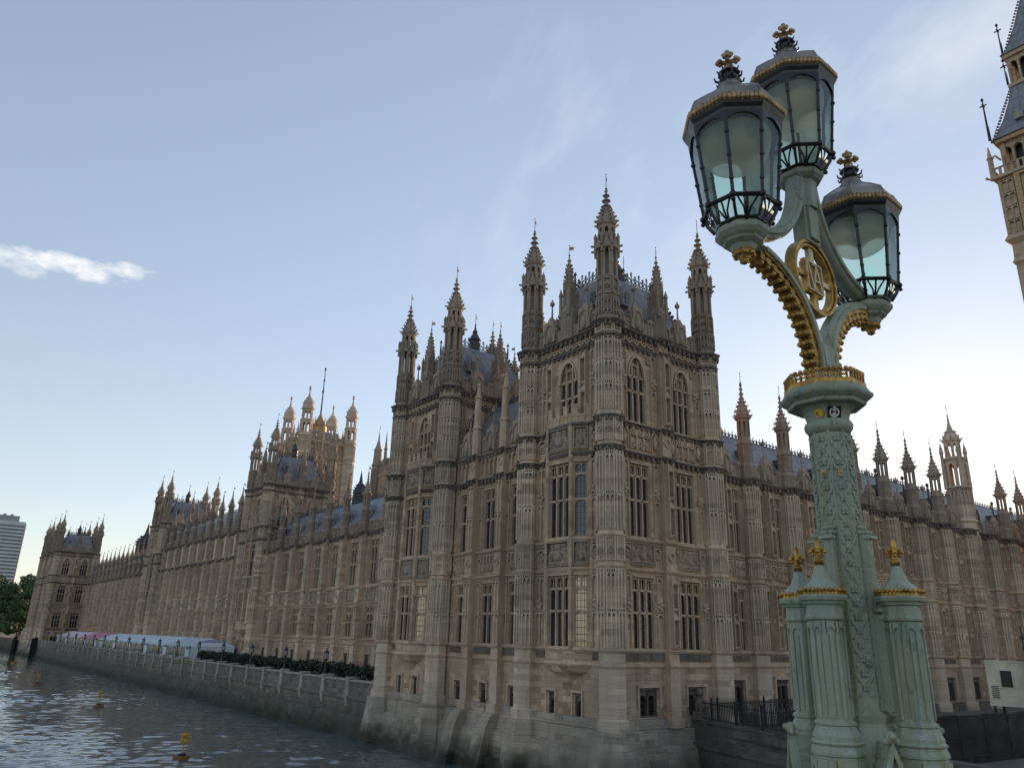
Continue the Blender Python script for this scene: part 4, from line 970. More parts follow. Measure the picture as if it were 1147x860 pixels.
bt.oct([(22.3, 0.8), (22.5, 0.95), (22.8, 0.78), (23.3, 0.55), (23.8, 0.3), (24.6, 0.12), (25.6, 0.05)]); crockets(bt, [(22.7, 0.9), (23.1, 0.62), (23.5, 0.42)], s=0.18); vane(bt, 25.4, 26.8)
for i in range(4):
    th = math.pi/4+i*math.pi/2; bt.oct([(17.0, 0.2), (21.0, 0.16), (21.1, 0.24), (22.3, 0.02)], 1.25*math.cos(th), 1.25*math.sin(th), 6)
ob('stair_turret', bt.mesh('stair_turret', [M['turret'], M['soot'], M['soot']]), nr, rg.loc+Vector((bx_, 0.6, 0)))
pl = MB(); pl.box(10.3, NL, -0.25, 0.03, -5.4, -4.5); rg.put(pl.mesh('plinth', M['soot']), 'plinth', 0)


# ------------------------------------------------------------------ great flag tower
VX, VY, VS = 86.4, 252.9, 9.4
vt = thing('flag_tower', 'great square tower with four domed turrets and a tall flagpole, far behind the river front', 'tower', (VX, VY, -4))
def V(o): o.location = Vector(o.location)+Vector((-VX, -VY, 4)) if False else Vector((0, 0, 4)); return o
for rz in (0, -math.pi/2, math.pi/2, math.pi):
    mb = MB(); L = 2*VS; hs = [(-6.0+i*4.2, -6.0+i*4.2+2.9, 28, 44) for i in range(3)]+[(-6.0+i*4.2, -6.0+i*4.2+2.9, 50, 63) for i in range(3)]
    wall_holes(mb, -VS, VS, -4, 72, hs, -VS, 1.2)
    o = mb.ob('wall', M['stone'], vt, (0, 0, 4), rz)
    dt = MB()
    for z in (24, 46.5, 65, 70.5): string_prof(dt, -VS, VS, z, 0.9, 0.7, -VS)
    panel_ribs(dt, -6.8, 6.8, 65.9, 70.4, 9, -VS, 0.3); panel_ribs(dt, -6.8, 6.8, 46.9, 49.5, 9, -VS, 0.3)
    for h_ in hs:
        for q in (0.97, 1.93): dt.box(h_[0]+q-0.15, h_[0]+q+0.15, -VS+0.2, -VS+0.7, h_[2], h_[3])
        arch_plate(dt, h_[0], h_[1], h_[3]-3, h_[3]-0.3, h_[3], -VS-0.1, -VS+0.5); dt.box(h_[0], h_[1], -VS+0.2, -VS+0.7, h_[3]-7, h_[3]-6.6)
    for x in (-7.3, -1.95, 2.2, 7.3): dt.box(x-0.35, x+0.35, -VS-0.5, -VS, -4, 75); dt.oct([(75, 0.4), (77, 0.3), (79.5, 0.03)], x, -VS-0.2, 6)
    ob('tracery', dt.mesh('tracery', [M['trim'], M['carved'], M['soot']]), vt, (0, 0, 4), rz)
    gl = MB()
    for h_ in hs: gl.quad((h_[0], -VS+0.6, h_[2]), (h_[1], -VS+0.6, h_[2]), (h_[1], -VS+0.6, h_[3]), (h_[0], -VS+0.6, h_[3]))
    for i, h_ in enumerate(hs):
        g = MB(); g.quad((h_[0], -VS+0.6, h_[2]), (h_[1], -VS+0.6, h_[2]), (h_[1], -VS+0.6, h_[3]), (h_[0], -VS+0.6, h_[3])); ob('window', g.mesh('window', M['glass']), vt, (0, 0, 4), rz)
    pm = parapet_mesh(-7.5, 7.5, 72, (-3.7, 0, 3.7), 1.6, 2.6, -VS); ob('parapet', pm.mesh('parapet', [M['parapet'], M['soot'], M['soot']]), vt, (0, 0, 4), rz)
tm = MB(); a = 2.3
tm.oct([(-4, a), (72, a), (72.3, a+0.35), (73, a)]); tm.oct([(73, a-0.1), (73.6, a-0.1)])
for z0, z1 in ((0, 22), (25, 45), (48, 64), (66, 71.5)): oct_panels(tm, a, z0, z1, t=0.14, mid=[(z0+z1)/2] if z1-z0 > 8 else None)
for z in (24, 46.5, 65): string_oct(tm, a, z, 0.9, 0.5)
oct_open(tm, a-0.1, 73.6, 78.2, 0.42, 0.45, 1.6); tm.oct([(78.1, a-0.1), (78.4, a+0.15), (78.9, a-0.2)]); oct_open(tm, a-0.4, 78.9, 82.6, 0.36, 0.4, 1.3)
tm.oct([(82.5, a-0.4), (82.8, a-0.05), (83.4, a-0.1), (84.0, a-0.25), (85.2, a-0.35), (86.2, 1.55), (87.1, 1.0), (87.9, 0.6), (89.2, 0.3), (91.0, 0.16)])
crockets(tm, [(83.2, 2.2), (85.6, 1.9), (86.6, 1.4), (87.5, 0.85)], s=0.32)
tm.ball((0, 0, 91.3), 0.45, 8, 1.2); tm.box(-0.5, 0.5, -0.1, 0.1, 91.9, 92.2); tm.box(-0.1, 0.1, -0.1, 0.1, 91.5, 92.8)
tme = tm.mesh('turret', [M['turret'], M['soot'], M['soot']])
for sx in (-1, 1):
    for sy in (-1, 1): ob('turret', tme, vt, (sx*VS, sy*VS, 4))
rf = MB(); rf.loft([[(-8, -8, 72), (8, -8, 72), (8, 8, 72), (-8, 8, 72)], [(-3.4, -3.4, 77), (3.4, -3.4, 77), (3.4, 3.4, 77), (-3.4, 3.4, 77)]]); ob('roof', rf.mesh('roof', M['lead']), vt, (0, 0, 4))
fp = MB(); fp.oct([(76, 2.8), (79.5, 2.6), (79.7, 2.8), (80.2, 2.4), (83.5, 0.9), (84.5, 0.55)]); oct_panels(fp, 2.6, 76.5, 79.4, t=0.2)
for i in range(8):
    th = math.pi/8+i*math.pi/4; fp.oct([(79.5, 0.22), (82, 0.16), (83.4, 0.02)], 2.7*math.cos(th), 2.7*math.sin(th), 5)
ob('flagpole_crown', fp.mesh('flagpole_crown', [M['gilt_dull'], M['iron']]), vt, (0, 0, 4))
fp = MB(); fp.tube([(0, 0, 84), (0, 0, 104)], 0.34, 8, 0.14); fp.ball((0, 0, 104.2), 0.5, 8); fp.oct([(94, 0.35), (94.5, 0.5), (95, 0.3)]); fp.oct([(99, 0.3), (99.3, 0.42), (99.6, 0.25)])
ob('flagpole', fp.mesh('flagpole', M['iron']), vt, (0, 0, 4))

# ------------------------------------------------------------------ clock tower at the right edge
EX, EY = 71.4, -11.3; EH = 6.0
et = thing('clock_tower', 'tall golden clock tower with steep grey spire cut by the right edge of the view', 'tower', (EX, EY, -5))
def estage(mb, hw, z0, z1): mb.box(-hw, hw, -hw, hw, z0, z1)
mb = MB(); estage(mb, EH-0.1, -5, 45.3); mb.ob('shaft', M['bigben'], et, (0, 0, 5))
sh = MB()
for rz in (0, math.pi/2, math.pi, -math.pi/2):
    m = Matrix.Translation((0, 0, 0.006*rz)) @ Matrix.Rotation(rz, 4, 'Z')
    for i in range(13):
        x = -5.1+i*0.85; sh.box(x-0.12, x+0.12, -EH-0.12, -EH+0.25, -4, 45, m)
    for z in range(0, 46, 8): sh.box(-5.6, 5.6, -EH-0.2, -EH+0.25, z-0.25, z+0.25, m)
    for sx in (-1, 1): sh.box(sx*5.62-0.57, sx*5.62+0.57, -EH-0.25, -EH+0.4, -5, 45.2, m)
    for i in range(12):
        x = -5.1+i*0.85
        for z in range(4, 46, 8): arch_plate(sh, x+0.12, x+0.73, z+2.4, z+3.1, z+3.7, -EH-0.14, -EH+0.25, m)
sh.ob('panelling', M['bigben'], et, (0, 0, 5))
cb = MB(); cb.oct([(44.8, EH), (45.6, EH+0.5), (46.1, EH+0.3), (48.0, EH+0.25), (48.6, EH+0.8), (49.2, EH+0.55)], n=4); ob('corbel_course', cb.mesh('corbel_course', M['bigben']), et, (0, 0, 5))
ck = MB(); estage(ck, EH+0.35, 49, 57.3); ob('clock_stage', ck.mesh('clock_stage', M['bigben']), et, (0, 0, 5))
for rz in (0, math.pi/2, math.pi, -math.pi/2):
    m = Matrix.Rotation(rz, 4, 'Z'); d = -(EH+0.35)
    fr = MB()
    fr.box(-4.5, -3.9, d-0.4, d+0.02, 49.2, 57.2); fr.box(3.9, 4.5, d-0.4, d+0.02, 49.2, 57.2); fr.box(-3.9, 3.9, d-0.4, d+0.02, 56.9, 57.2); fr.box(-3.9, 3.9, d-0.4, d+0.02, 49.2, 49.5)
    for i in range(16): fr.box(-4.42+(i % 2)*0.2, -4.22+(i % 2)*0.2, d-0.46, d-0.4, 49.3+i*0.49, 49.6+i*0.49); fr.box(4.02+(i % 2)*0.2, 4.22+(i % 2)*0.2, d-0.46, d-0.4, 49.3+i*0.49, 49.6+i*0.49)
    fr.cur = 1
    for sx in (-1, 1): panel_ribs(fr, min(sx*4.7, sx*6.1), max(sx*4.7, sx*6.1), 49.4, 57.0, 2, d, 0.14, [53.2, 51.3, 55.1], 0.7)
    ob('dial_surround', fr.mesh('dial_surround', [M['gilt_dull'], M['bigben'], M['soot']]), et, (0, 0, 5+0.006*rz), rz)
    di = MB(); T90 = Matrix.Translation((0, d-0.1, 53.2)) @ Matrix.Rotation(math.pi/2, 4, 'X')
    di.lathe([(0, 3.45), (0.08, 3.45), (0.1, 3.3), (0.12, 3.3)], n=48, M4=T90); di.cur = 1
    for k in range(60):
        th = k*math.pi/30; r0 = 2.55 if k % 5 == 0 else 2.95
        q = Matrix.Translation((0, d-0.24, 53.2)) @ Matrix.Rotation(th, 4, 'Y'); di.box(-0.05, 0.05, 0, 0.03, r0, 3.2, q)
    for th, l, w_ in ((R(-70), 2.2, 0.16), (R(130), 3.0, 0.1)):
        q = Matrix.Translation((0, d-0.3, 53.2)) @ Matrix.Rotation(th, 4, 'Y'); di.box(-w_, w_, 0, 0.04, -0.6, l, q)
    ob('clock_dial', di.mesh('clock_dial', [simple('opal dial glass', (0.7, 0.7, 0.62), 0.3, var=0.1), M['iron']]), et, (0, 0, 5+0.006*rz), rz)
    ba = MB(); D2 = -(EH+0.85)
    ba.box(-EH-0.8, EH+0.8, D2, D2+1.0, 57.3, 57.7)
    for i in range(20): x = -6.65+i*0.685; ba.box(x, x+0.3, D2, D2+0.25, 57.7, 58.7); ba.box(x-0.05, x+0.6, D2, D2+0.25, 58.7, 58.85)
    for i in range(9): arch_plate(ba, -5.6+i*1.26, -5.6+(i+1)*1.26, 60.6, 61.9, 62.6, -EH+0.45, -EH+0.9); ba.box(-5.6+i*1.26-0.14, -5.6+i*1.26+0.14, -EH+0.4, -EH+0.9, 57.7, 62.6)
    ba.box(-EH-0.1, EH+0.1, -EH-0.1, -EH+0.9, 62.5, 63.2)
    ob('belfry_arcade', ba.mesh('belfry_arcade', M['bigben']), et, (0, 0, 5+0.006*rz), rz)
    gm = MB(); gm.box(-EH, EH, -EH-0.14, -EH-0.1, 62.6, 63.05); ob('gilded_eaves', gm.mesh('gilded_eaves', M['gilt_dull']), et, (0, 0, 5+0.006*rz), rz)
bf = MB(); estage(bf, 4.6, 57.3, 62.8); ob('belfry_core', bf.mesh('belfry_core', M['iron']), et, (0, 0, 5))
rf = MB(); rf.oct([(63.1, 6.35), (63.5, 6.0), (66, 5.0), (69, 4.15), (71.3, 3.7)], n=4); ob('lower_roof', rf.mesh('lower_roof', M['lead']), et, (0, 0, 5))
rd = MB()
for rz in range(4):
    m = Matrix.Rotation(rz*math.pi/2, 4, 'Z')
    for i in range(3):
        x = (-2.9, 0, 2.9)[i]; rd.cur = 0; rd.poly([(x-0.5, 65.0), (x+0.5, 65.0), (x+0.5, 66.0), (x, 66.9), (x-0.5, 66.0)], -5.9, -4.4, m); rd.cur = 1; rd.poly([(x-0.3, 65.1), (x+0.3, 65.1), (x, 66.3)], -5.96, -5.9, m)
    for k in range(18):
        z = 63.4+k*0.45; a = 6.0-(z-63.5)*0.30; rd.cur = 0; p = m @ Vector((-a, -a, z)); rd.ball(p, 0.2, 5)
ob('roof_gablet', rd.mesh('roof_gablet', [M['lead'], M['gilt_dull']]), et, (0, 0, 5))
la = MB(); la.box(-3.9, 3.9, -3.9, 3.9, 71.2, 71.7)
for rz in range(4):
    m = Matrix.Rotation(rz*math.pi/2, 4, 'Z')
    for i in range(6): arch_plate(la, -3.5+i*1.167, -3.5+(i+1)*1.167, 74.2, 75.2, 75.8, -3.55, -3.2, m); la.box(-3.5+i*1.167-0.12, -3.5+i*1.167+0.12, -3.6, -3.1, 71.7, 75.8, m)
la.box(-3.9, 3.9, -3.9, 3.9, 75.8, 76.5); ob('lantern_stage', la.mesh('lantern_stage', M['bigben']), et, (0, 0, 5))
lc = MB(); estage(lc, 2.6, 71.7, 75.8); ob('lantern_core', lc.mesh('lantern_core', M['iron']), et, (0, 0, 5))
us = MB(); us.oct([(76.4, 4.1), (77.2, 3.5), (81, 2.35), (86, 1.1), (90, 0.3), (92, 0.12)], n=4)
for k in range(26):
    z = 77.2+k*0.5; a = 3.5-(z-77.2)*0.26
    for sx in (-1, 1):
        for sy in (-1, 1): us.ball((sx*a, sy*a, z), 0.17, 5)
us.ball((0, 0, 92), 0.45); ob('spire', us.mesh('spire', M['lead']), et, (0, 0, 5))
cp = MB()
for sx in (-1, 1):
    for sy in (-1, 1):
        for (q, z0, z1, r_) in ((EH+0.4, 63.2, 69.5, 0.16), (3.8, 76.5, 81.5, 0.12), (3.9, 71.7, 75.6, 0.1)):
            x, y = sx*q, sy*q; cp.tube([(x, y, z0), (x, y, z1)], r_, 6, r_*0.5)
            cp.box(x-0.42, x+0.42, y-0.05, y+0.05, z1-1.0, z1-0.84); cp.box(x-0.05, x+0.05, y-0.42, y+0.42, z1-1.0, z1-0.84); cp.ball((x, y, z1), 0.18, 6, 1.5)
            cp.tube([(x+0.5*sx*-1, y, z0-0.2), (x+0.5*sx*-1, y, z0+2.4)], 0.09, 5, 0.03)
ob('corner_cross', cp.mesh('corner_cross', M['iron']), et, (0, 0, 5))
gp = MB()
for sx in (-1, 1):
    for sy in (-1, 1):
        x, y = sx*(EH+0.7), sy*(EH+0.7); gp.oct([(57.3, 0.32), (60.2, 0.28), (60.4, 0.42), (60.7, 0.25), (62.2, 0.04)], x, y, 8); gp.tube([(x, y, 60.3), (x*0.93, y*0.93, 60.9), (x*0.86, y*0.86, 60.2)], 0.14, 5)
        gp.tube([(x, y, 57.3), (x+sx*1.0, y+sy*0.4, 57.2)], 0.2, 6, 0.1); gp.ball((x+sx*1.05, y+sy*0.42, 57.25), 0.2, 6)
ob('corner_pinnacle', gp.mesh('corner_pinnacle', M['bigben']), et, (0, 0, 5))

# ------------------------------------------------------------------ smaller things rising behind the roofs
it = thing('inner_tower', 'brown stone court tower with thin spikes rising just left of the second riverside tower', 'tower', (28.9, 76.3, -5))
mb = MB(); hh = [(-2.6, -1.2, 17, 24), (1.2, 2.6, 17, 24)]
for rz in (0, -math.pi/2):
    mb = MB(); wall_holes(mb, -4.2, 4.2, -5, 26.6, hh, -4.2); ob('wall', mb.mesh('wall', M['stone']), it, (0, 0, 5), rz)
    for q in hh: window(it, *q, 2, 0.5, arch=True, loc=Vector((0, 0, 5))+Matrix.Rotation(rz, 3, 'Z') @ Vector((0, -4.2, 0)), rz=rz)
    dt = MB()
    for z in (15.5, 25.0): string_prof(dt, -4.2, 4.2, z, 0.5, 0.35, -4.2)
    panel_ribs(dt, -3.6, 3.6, 25.5, 26.5, 8, -4.2, 0.12); panel_ribs(dt, -0.8, 0.8, 16, 24.5, 2, -4.2, 0.12, [20])
    ob('tracery', dt.mesh('tracery', [M['trim'], M['carved'], M['soot']]), it, (0, 0, 5), rz); ob('parapet', parapet_mesh(-3.8, 3.8, 26.6, (), 0.7, 1.3, -4.2).mesh('parapet', [M['parapet'], M['soot'], M['soot']]), it, (0, 0, 5), rz)
mb = MB(); mb.box(-4.15, 4.15, -4.0, 4.2, -5, 26.5); ob('core', mb.mesh('core', M['stone']), it, (0, 0, 5))
pp = MB(); pp.oct([(-5, 0.75), (27, 0.75), (27.2, 0.9), (27.6, 0.7), (29.8, 0.6), (29.9, 0.72), (30.2, 0.5), (31.5, 0.16), (33.0, 0.05)]); oct_panels(pp, 0.75, 16, 26.5, mid=[21]); vane(pp, 32.8, 34.2)
me = pp.mesh('pinnacle', [M['pinn'], M['soot'], M['soot']])
for sx in (-1, 1):
    for sy in (-1, 1): ob('pinnacle', me, it, (sx*4.2, sy*4.2, 5))
for k in (-1.5, 1.5):
    pp = MB(); pp.oct([(26.5, 0.28), (29.5, 0.22), (29.6, 0.34), (29.9, 0.2), (32.6, 0.03)]); ob('pinnacle', pp.mesh('pinnacle', [M['pinn'], M['soot'], M['soot']]), it, (-4.2, k, 5))
def fleche(x, y, z0, z1, a, label, lit=False):
    t = thing('roof_turret', label, 'roof turret', (x, y, z0), 0, 'ventilation turrets on the palace roofs'); h = z1-z0
    mb = MB(); mb.oct([(0, a), (h*0.42, a), (h*0.44, a*1.15), (h*0.5, a*1.05), (h*0.72, a*0.3), (h*0.9, a*0.12), (h, 0.03)]); oct_panels(mb, a, 0.1, h*0.4, t=0.1); crockets(mb, [(h*0.52, a), (h*0.58, a*0.8), (h*0.64, a*0.58)], s=a*0.2)
    ob('spirelet', mb.mesh('spirelet', M['crest']), t)
    bm2 = MB(); bm2.oct([(-3, a*1.3), (0.0, a*1.1)]); ob('base', bm2.mesh('base', M['lead']), t); return t
fleche(14.6, 65.5, 16.6, 22.6, 0.85, 'small dark roof turret on the blue slate roof right of the flag tower')
fleche(15.5, 193, 16.5, 27.5, 2.1, 'dark pointed roof turret rising left of the distant twin spired tower')

# ------------------------------------------------------------------ ground, water, river walls, quay
def gmat():
    k = NT('courtyard paving'); pos = k.n('ShaderNodeNewGeometry').outputs['Position']
    k.set('Base Color', k.mix(k.rng(k.noise(pos, 0.4, 6), 0.35, 0.65), rgba((0.10, 0.095, 0.085)), rgba((0.15, 0.125, 0.11)))); k.set('Roughness', 0.9)
    k.bump(k.noise(pos, 20, 3), 0.3, 0.02); return k.m
M['ground'] = gmat()
mb = MB(); far = 6000
mb.add([(0.9, 0.3, -5.2), (7.4, 0.3, -5.2), (4.3, -9.0, -5.2), (-1.0, -31.0, -5.2), (far, -31.0, -5.2), (far, far, -5.2), (-300, far, -5.2), (-300, 1400, -5.2), (-8, 620, -5.2), (0.9, 262, -5.2)],
       [(0, 1, 2, 3, 4, 5, 6, 7, 8, 9)])
mb.add([(-far, -800, -6.2), (-260, -800, -6.2), (-260, 900, -6.2), (-420, 1500, -6.2), (-far, 1500, -6.2)], [(0, 1, 2, 3, 4)])
structure(mb.ob('ground', M['ground']))
mb = MB(); mb.add([(1.2, 0, -4.6), (9.7, 0, -4.6), (9.7, YF, -4.6), (1.2, YF, -4.6)], [(0, 1, 2, 3)]); t = mb.ob('terrace_paving', M['ground']); structure(t); t.location = (0, 0, 0)
t.data.vertices[0].co = (0.7, 28.6, -4.6); t.data.vertices[1].co = (9.85, 28.6, -4.6); t.data.vertices[2].co = (9.85, YF, -4.6); t.data.vertices[3].co = (0.7, YF, -4.6)
def water_mat():
    k = NT('thames water'); pos = k.n('ShaderNodeNewGeometry').outputs['Position']
    p1 = k.mapping(pos, (0.55, 1.0, 1)); rot = k.n('ShaderNodeMapping', {'Vector': pos, 'Rotation': (0, 0, 0.6), 'Scale': (0.5, 1.0, 1)}).outputs['Vector']
    a = k.n('ShaderNodeTexNoise', {'Vector': p1, 'Scale': 0.9, 'Detail': 6, 'Roughness': 0.62, 'Distortion': 0.7}).outputs['Fac']
    b = k.n('ShaderNodeTexNoise', {'Vector': rot, 'Scale': 0.22, 'Detail': 4, 'Roughness': 0.5, 'Distortion': 0.4}).outputs['Fac']
    c = k.n('ShaderNodeTexNoise', {'Vector': rot, 'Scale': 3.0, 'Detail': 3, 'Roughness': 0.6}).outputs['Fac']
    h = k.math('ADD', k.math('ADD', k.math('MULTIPLY', a, 1.0), k.math('MULTIPLY', b, 1.6)), k.math('MULTIPLY', c, 0.22))
    k.set('Base Color', k.mix(k.rng(b, 0.35, 0.65), rgba((0.075, 0.10, 0.105)), rgba((0.10, 0.125, 0.125)))); k.set('Roughness', 0.035); k.set('IOR', 1.9); k.set('Specular IOR Level', 0.5)
    k.bump(h, 0.6, 0.045); return k.m
M['water'] = water_mat()
def water_surface():
    import numpy as np
    X0, X1, Y0, Y1 = -60.0, 0.6, -14.0, 300.0
    xs = np.arange(X0, X1+0.01, 0.22); ys = [Y0]
    while ys[-1] < Y1: ys.append(ys[-1]+0.19+0.0024*max(0, ys[-1]))
    ys[-1] = Y1; ys = np.array(ys); gx, gy = np.meshgrid(xs, ys); z = np.zeros_like(gx); rg_ = np.random.RandomState(3)
    for lam, amp, n in ((6.5, 0.026, 7), (3.2, 0.032, 9), (1.7, 0.034, 12), (0.95, 0.024, 16)):
        for _ in range(n):
            th = rg_.normal(1.35, 0.75); l = lam*rg_.uniform(0.7, 1.4); k_ = 2*np.pi/l; ph = rg_.uniform(0, 6.28)
            arg = k_*(gx*np.cos(th)+gy*np.sin(th))+ph+1.3*np.sin(gx*0.11*rg_.uniform(.5, 1.5)+ph)+1.1*np.sin(gy*0.07*rg_.uniform(.5, 1.5)-ph)
            z += amp/np.sqrt(n)*1.5*(np.exp(np.sin(arg)-1)*1.8-0.8)
    g = 0.75+0.45*np.sin(gx*0.13+0.05*gy+1)*np.sin(gy*0.06-0.08*gx); z *= g
    f = np.minimum(1, np.minimum(np.minimum((gx-X0)/4, (gy-Y0)/4), (Y1-gy)/20)); z *= np.clip(f, 0, 1)
    ny, nx = gx.shape; vs = np.stack([gx, gy, z-8.6], -1).reshape(-1, 3).tolist()
    mb = MB(); mb.smooth = True; mb.v = [tuple(v) for v in vs]
    for j in range(ny-1):
        for i in range(nx-1): mb.f.append((j*nx+i, j*nx+i+1, (j+1)*nx+i+1, (j+1)*nx+i)); mb.mi.append(0); mb.sm.append(True)
    for (a, b_, c, d) in ((-far, X0, -far, far), (X0, 40, -far, Y0), (X1, 40, Y0, Y1), (X0, 40, Y1, 1300)):
        mb.smooth = False; mb.quad((a, c, -8.6), (b_, c, -8.6), (b_, d, -8.6), (a, d, -8.6))
    return mb
structure(water_surface().ob('river_water', M['water']))

def river_wall(name, label, p0, p1, top, pier=5.25, foot=1.2, mat='riverwall', plain=False):
    """stone embankment wall with parapet, piers and sloping foot; outward is to the left of p0->p1 seen from above"""
    p0, p1 = Vector((*p0, 0)), Vector((*p1, 0)); d = p1-p0; L = d.length; rz = math.atan2(d.y, d.x)
    t = thing(name, label, 'wall', (p0.x, p0.y, -8.6), rz)
    mb = MB(); z = 8.6
    pr = [(0.5, top), (-0.02, top), (-0.02, top-1.15), (-0.22, top-1.22), (-0.22, top-1.5), (-0.1, top-1.55), (-0.1, top-2.7), (-0.34, top-2.8), (-0.5, top-3.3), (-0.75, -8.0), (-foot, -9.2), (0.5, -9.2)]
    mb.loft([[(x, q[0], q[1]+z) for q in pr] for x in (0, L)]); mb.ob('wall', M[mat], t)
    mb = MB(); mb.box(-0.05, L+0.05, -0.12, 0.6, top+z, top+0.16+z); mb.ob('coping', M['pierstone'] if not plain else M[mat], t)
    if not plain:
        n = max(1, round(L/pier)); pm = MB()
        pm.box(-0.32, 0.32, -0.22, 0.55, top-1.2+z, top+0.24+z); pm.box(-0.38, 0.38, -0.28, 0.6, top+0.22+z, top+0.36+z)
        pm.loft([[(-0.3, 0, top-1.2+z), (0.3, 0, top-1.2+z), (0.3, -0.36, top-1.2+z), (-0.3, -0.36, top-1.2+z)], [(-0.2, 0, top-2.1+z), (0.2, 0, top-2.1+z), (0.2, -0.14, top-2.1+z), (-0.2, -0.14, top-2.1+z)]])
        me = pm.mesh('pier', M['pierstone'])
        for i in range(n+1): ob('pier', me, t, (L*i/n, 0, 0))
    return t
river_wall('terrace_wall', 'long stone river wall below the terrace, with pale pier caps and a green tide line', (-0.35, YF), (-0.35, 28.6), -4.05)
river_wall('embankment_wall', 'distant grey embankment wall under the trees at the left', (-9.0, 640), (0.4, 258.5), -4.4, plain=True)
river_wall('quay_wall', 'dark stained quay wall running from the corner tower towards the bridge', (7.35, 0.9), (-1.2, -31.5), -4.65, plain=True, mat='quay')

# ------------------------------------------------------------------ terrace: marquees, lamps, planting
def stripe_mat(name, c1, c2, period, trans=True):
    k = NT(name); sp = k.n('ShaderNodeSeparateXYZ', {0: k.n('ShaderNodeTexCoord').outputs['Object']}).outputs
    f = k.math('GREATER_THAN', k.math('FRACT', k.math('DIVIDE', sp[1], period)), 0.5)
    k.set('Base Color', k.mix(f, rgba(c1), rgba(c2))); k.set('Roughness', 0.75); return k.m
M['tent_grey'] = stripe_mat('grey striped awning', (0.60, 0.63, 0.66), (0.27, 0.31, 0.37), 1.3)
M['tent_blue'] = stripe_mat('pale blue canvas', (0.46, 0.54, 0.61), (0.58, 0.64, 0.69), 4.0)
M['tent_pink'] = stripe_mat('rose canvas', (0.52, 0.17, 0.24), (0.56, 0.21, 0.28), 5.0)
M['tent_blush'] = stripe_mat('pale pink canvas', (0.66, 0.53, 0.59), (0.60, 0.47, 0.53), 5.0)
M['clear'] = simple('marquee window film', (0.02, 0.025, 0.03), 0.3, 0, 0.3)
def marquee(y0, y1, roofs, label):
    t = thing('marquee', label, 'marquee', (5.0, y0, -4.6), 0, 'marquees on the river terrace'); L = y1-y0; xw, xe, ze, zr = -3.2, 3.6, 2.35, 3.5
    for (a, b, mat) in roofs:
        mb = MB(); hip = 1.6 if a == 0 else 0.0
        mb.loft([[(xw-0.2, a, ze), (0.2, a+hip, zr if hip == 0 else zr), (xe, a, ze)], [(xw-0.2, b, ze), (0.2, b, zr), (xe, b, ze)]]); o = mb.ob('canopy', M[mat], t)
        vb = MB()
        for k in range(int((b-a)/0.7)): vb.poly([(0, 0)], 0, 0) if False else vb.quad((xw-0.22, a+k*0.7, ze), (xw-0.22, a+k*0.7+0.7, ze), (xw-0.22, a+k*0.7+0.62, ze-0.26), (xw-0.22, a+k*0.7+0.08, ze-0.26))
        if vb.v: vb.ob('valance', M[mat], o)
    wl = MB(); n = max(1, round(L/4.2))
    for k in range(n):
        a, b = L*k/n, L*(k+1)/n
        wl.cur = 0; wl.box(xw-0.02, xw+0.02, a, b, 0, 0.75); wl.box(xw-0.02, xw+0.02, a, a+(0.5 if k % 3 else 2.6), 0.75, ze); wl.box(xw-0.02, xw+0.02, b-0.35, b, 0.75, ze); wl.box(xw-0.02, xw+0.02, a, b, 1.95, ze-0.01)
        wl.cur = 1; wl.box(xw-0.012, xw+0.012, a+0.5, b-0.35, 0.75, 1.96)
    wl.cur = 0; wl.box(xw, xe-0.2, -0.02, 0.02, 0, ze); wl.box(xw, xe-0.2, L-0.02, L+0.02, 0, ze)
    wl.ob('side_panel', [M['tent_blue'], M['clear']], t)
    pm = MB()
    for k in range(n+1):
        pm.tube([(xw-0.08, L*k/n, 0), (xw-0.08, L*k/n, ze)], 0.05, 6)
    pm.ob('frame_pole', M['iron'], t); return t
marquee(91.5, 158.5, [(0, 13.5, 'tent_grey'), (13.5, 67, 'tent_blue')], 'long pale blue marquee with a grey striped end, on the terrace')
marquee(160.0, 213.0, [(0, 19, 'tent_pink'), (19, 53, 'tent_blush')], 'pink marquee on the terrace beside the far end tower')

def iron_glass():
    k = NT('lamp glass'); k.set('Base Color', rgba((0.55, 0.62, 0.68))); k.set('Roughness', 0.15); k.set('Transmission Weight', 0.5); k.set('IOR', 1.1); return k.m
M['lampglass'] = iron_glass()
tl = thing('terrace_lamp', 'iron terrace lamp with square lantern, nearest the second riverside tower', 'street lamp', (0.45, 41.0, -3.9), 0, 'iron lamps along the terrace wall')
mb = MB(); mb.oct([(0, 0.2), (0.25, 0.2), (0.3, 0.12), (0.7, 0.08), (1.35, 0.055), (1.4, 0.1), (1.46, 0.06)], n=8); mb.ob('post', M['iron'], tl)
mb = MB()
for m in oct_face_mats(0.2, n=6): mb.box(-0.125, -0.1, -0.02, 0.02, 1.5, 2.1, m); mb.box(-0.12, 0.12, -0.02, 0.02, 1.5, 1.54, m)
mb.oct([(1.45, 0.13), (1.52, 0.2), (1.54, 0.2)], n=6); mb.oct([(2.08, 0.25), (2.14, 0.25), (2.3, 0.12), (2.4, 0.06), (2.6, 0.02)], n=6); mb.ob('lantern_frame', M['iron'], tl)
mb = MB(); mb.oct([(1.54, 0.17), (2.08, 0.2)], n=6); mb.ob('lantern_glass', M['lampglass'], tl)
for i in range(1, 18):
    y = 41.0+i*10.5
    lab = 'iron terrace lamp with square lantern in front of the hedge, '+('second' if i == 1 else 'third' if i == 2 else 'fourth' if i == 3 else 'fifth')+' from the right' if i < 5 else 'small iron lamp on the terrace wall in front of a marquee'
    dup_thing(tl, (0.45, y, -3.9), lab, 'street lamp', 'iron lamps along the terrace wall')

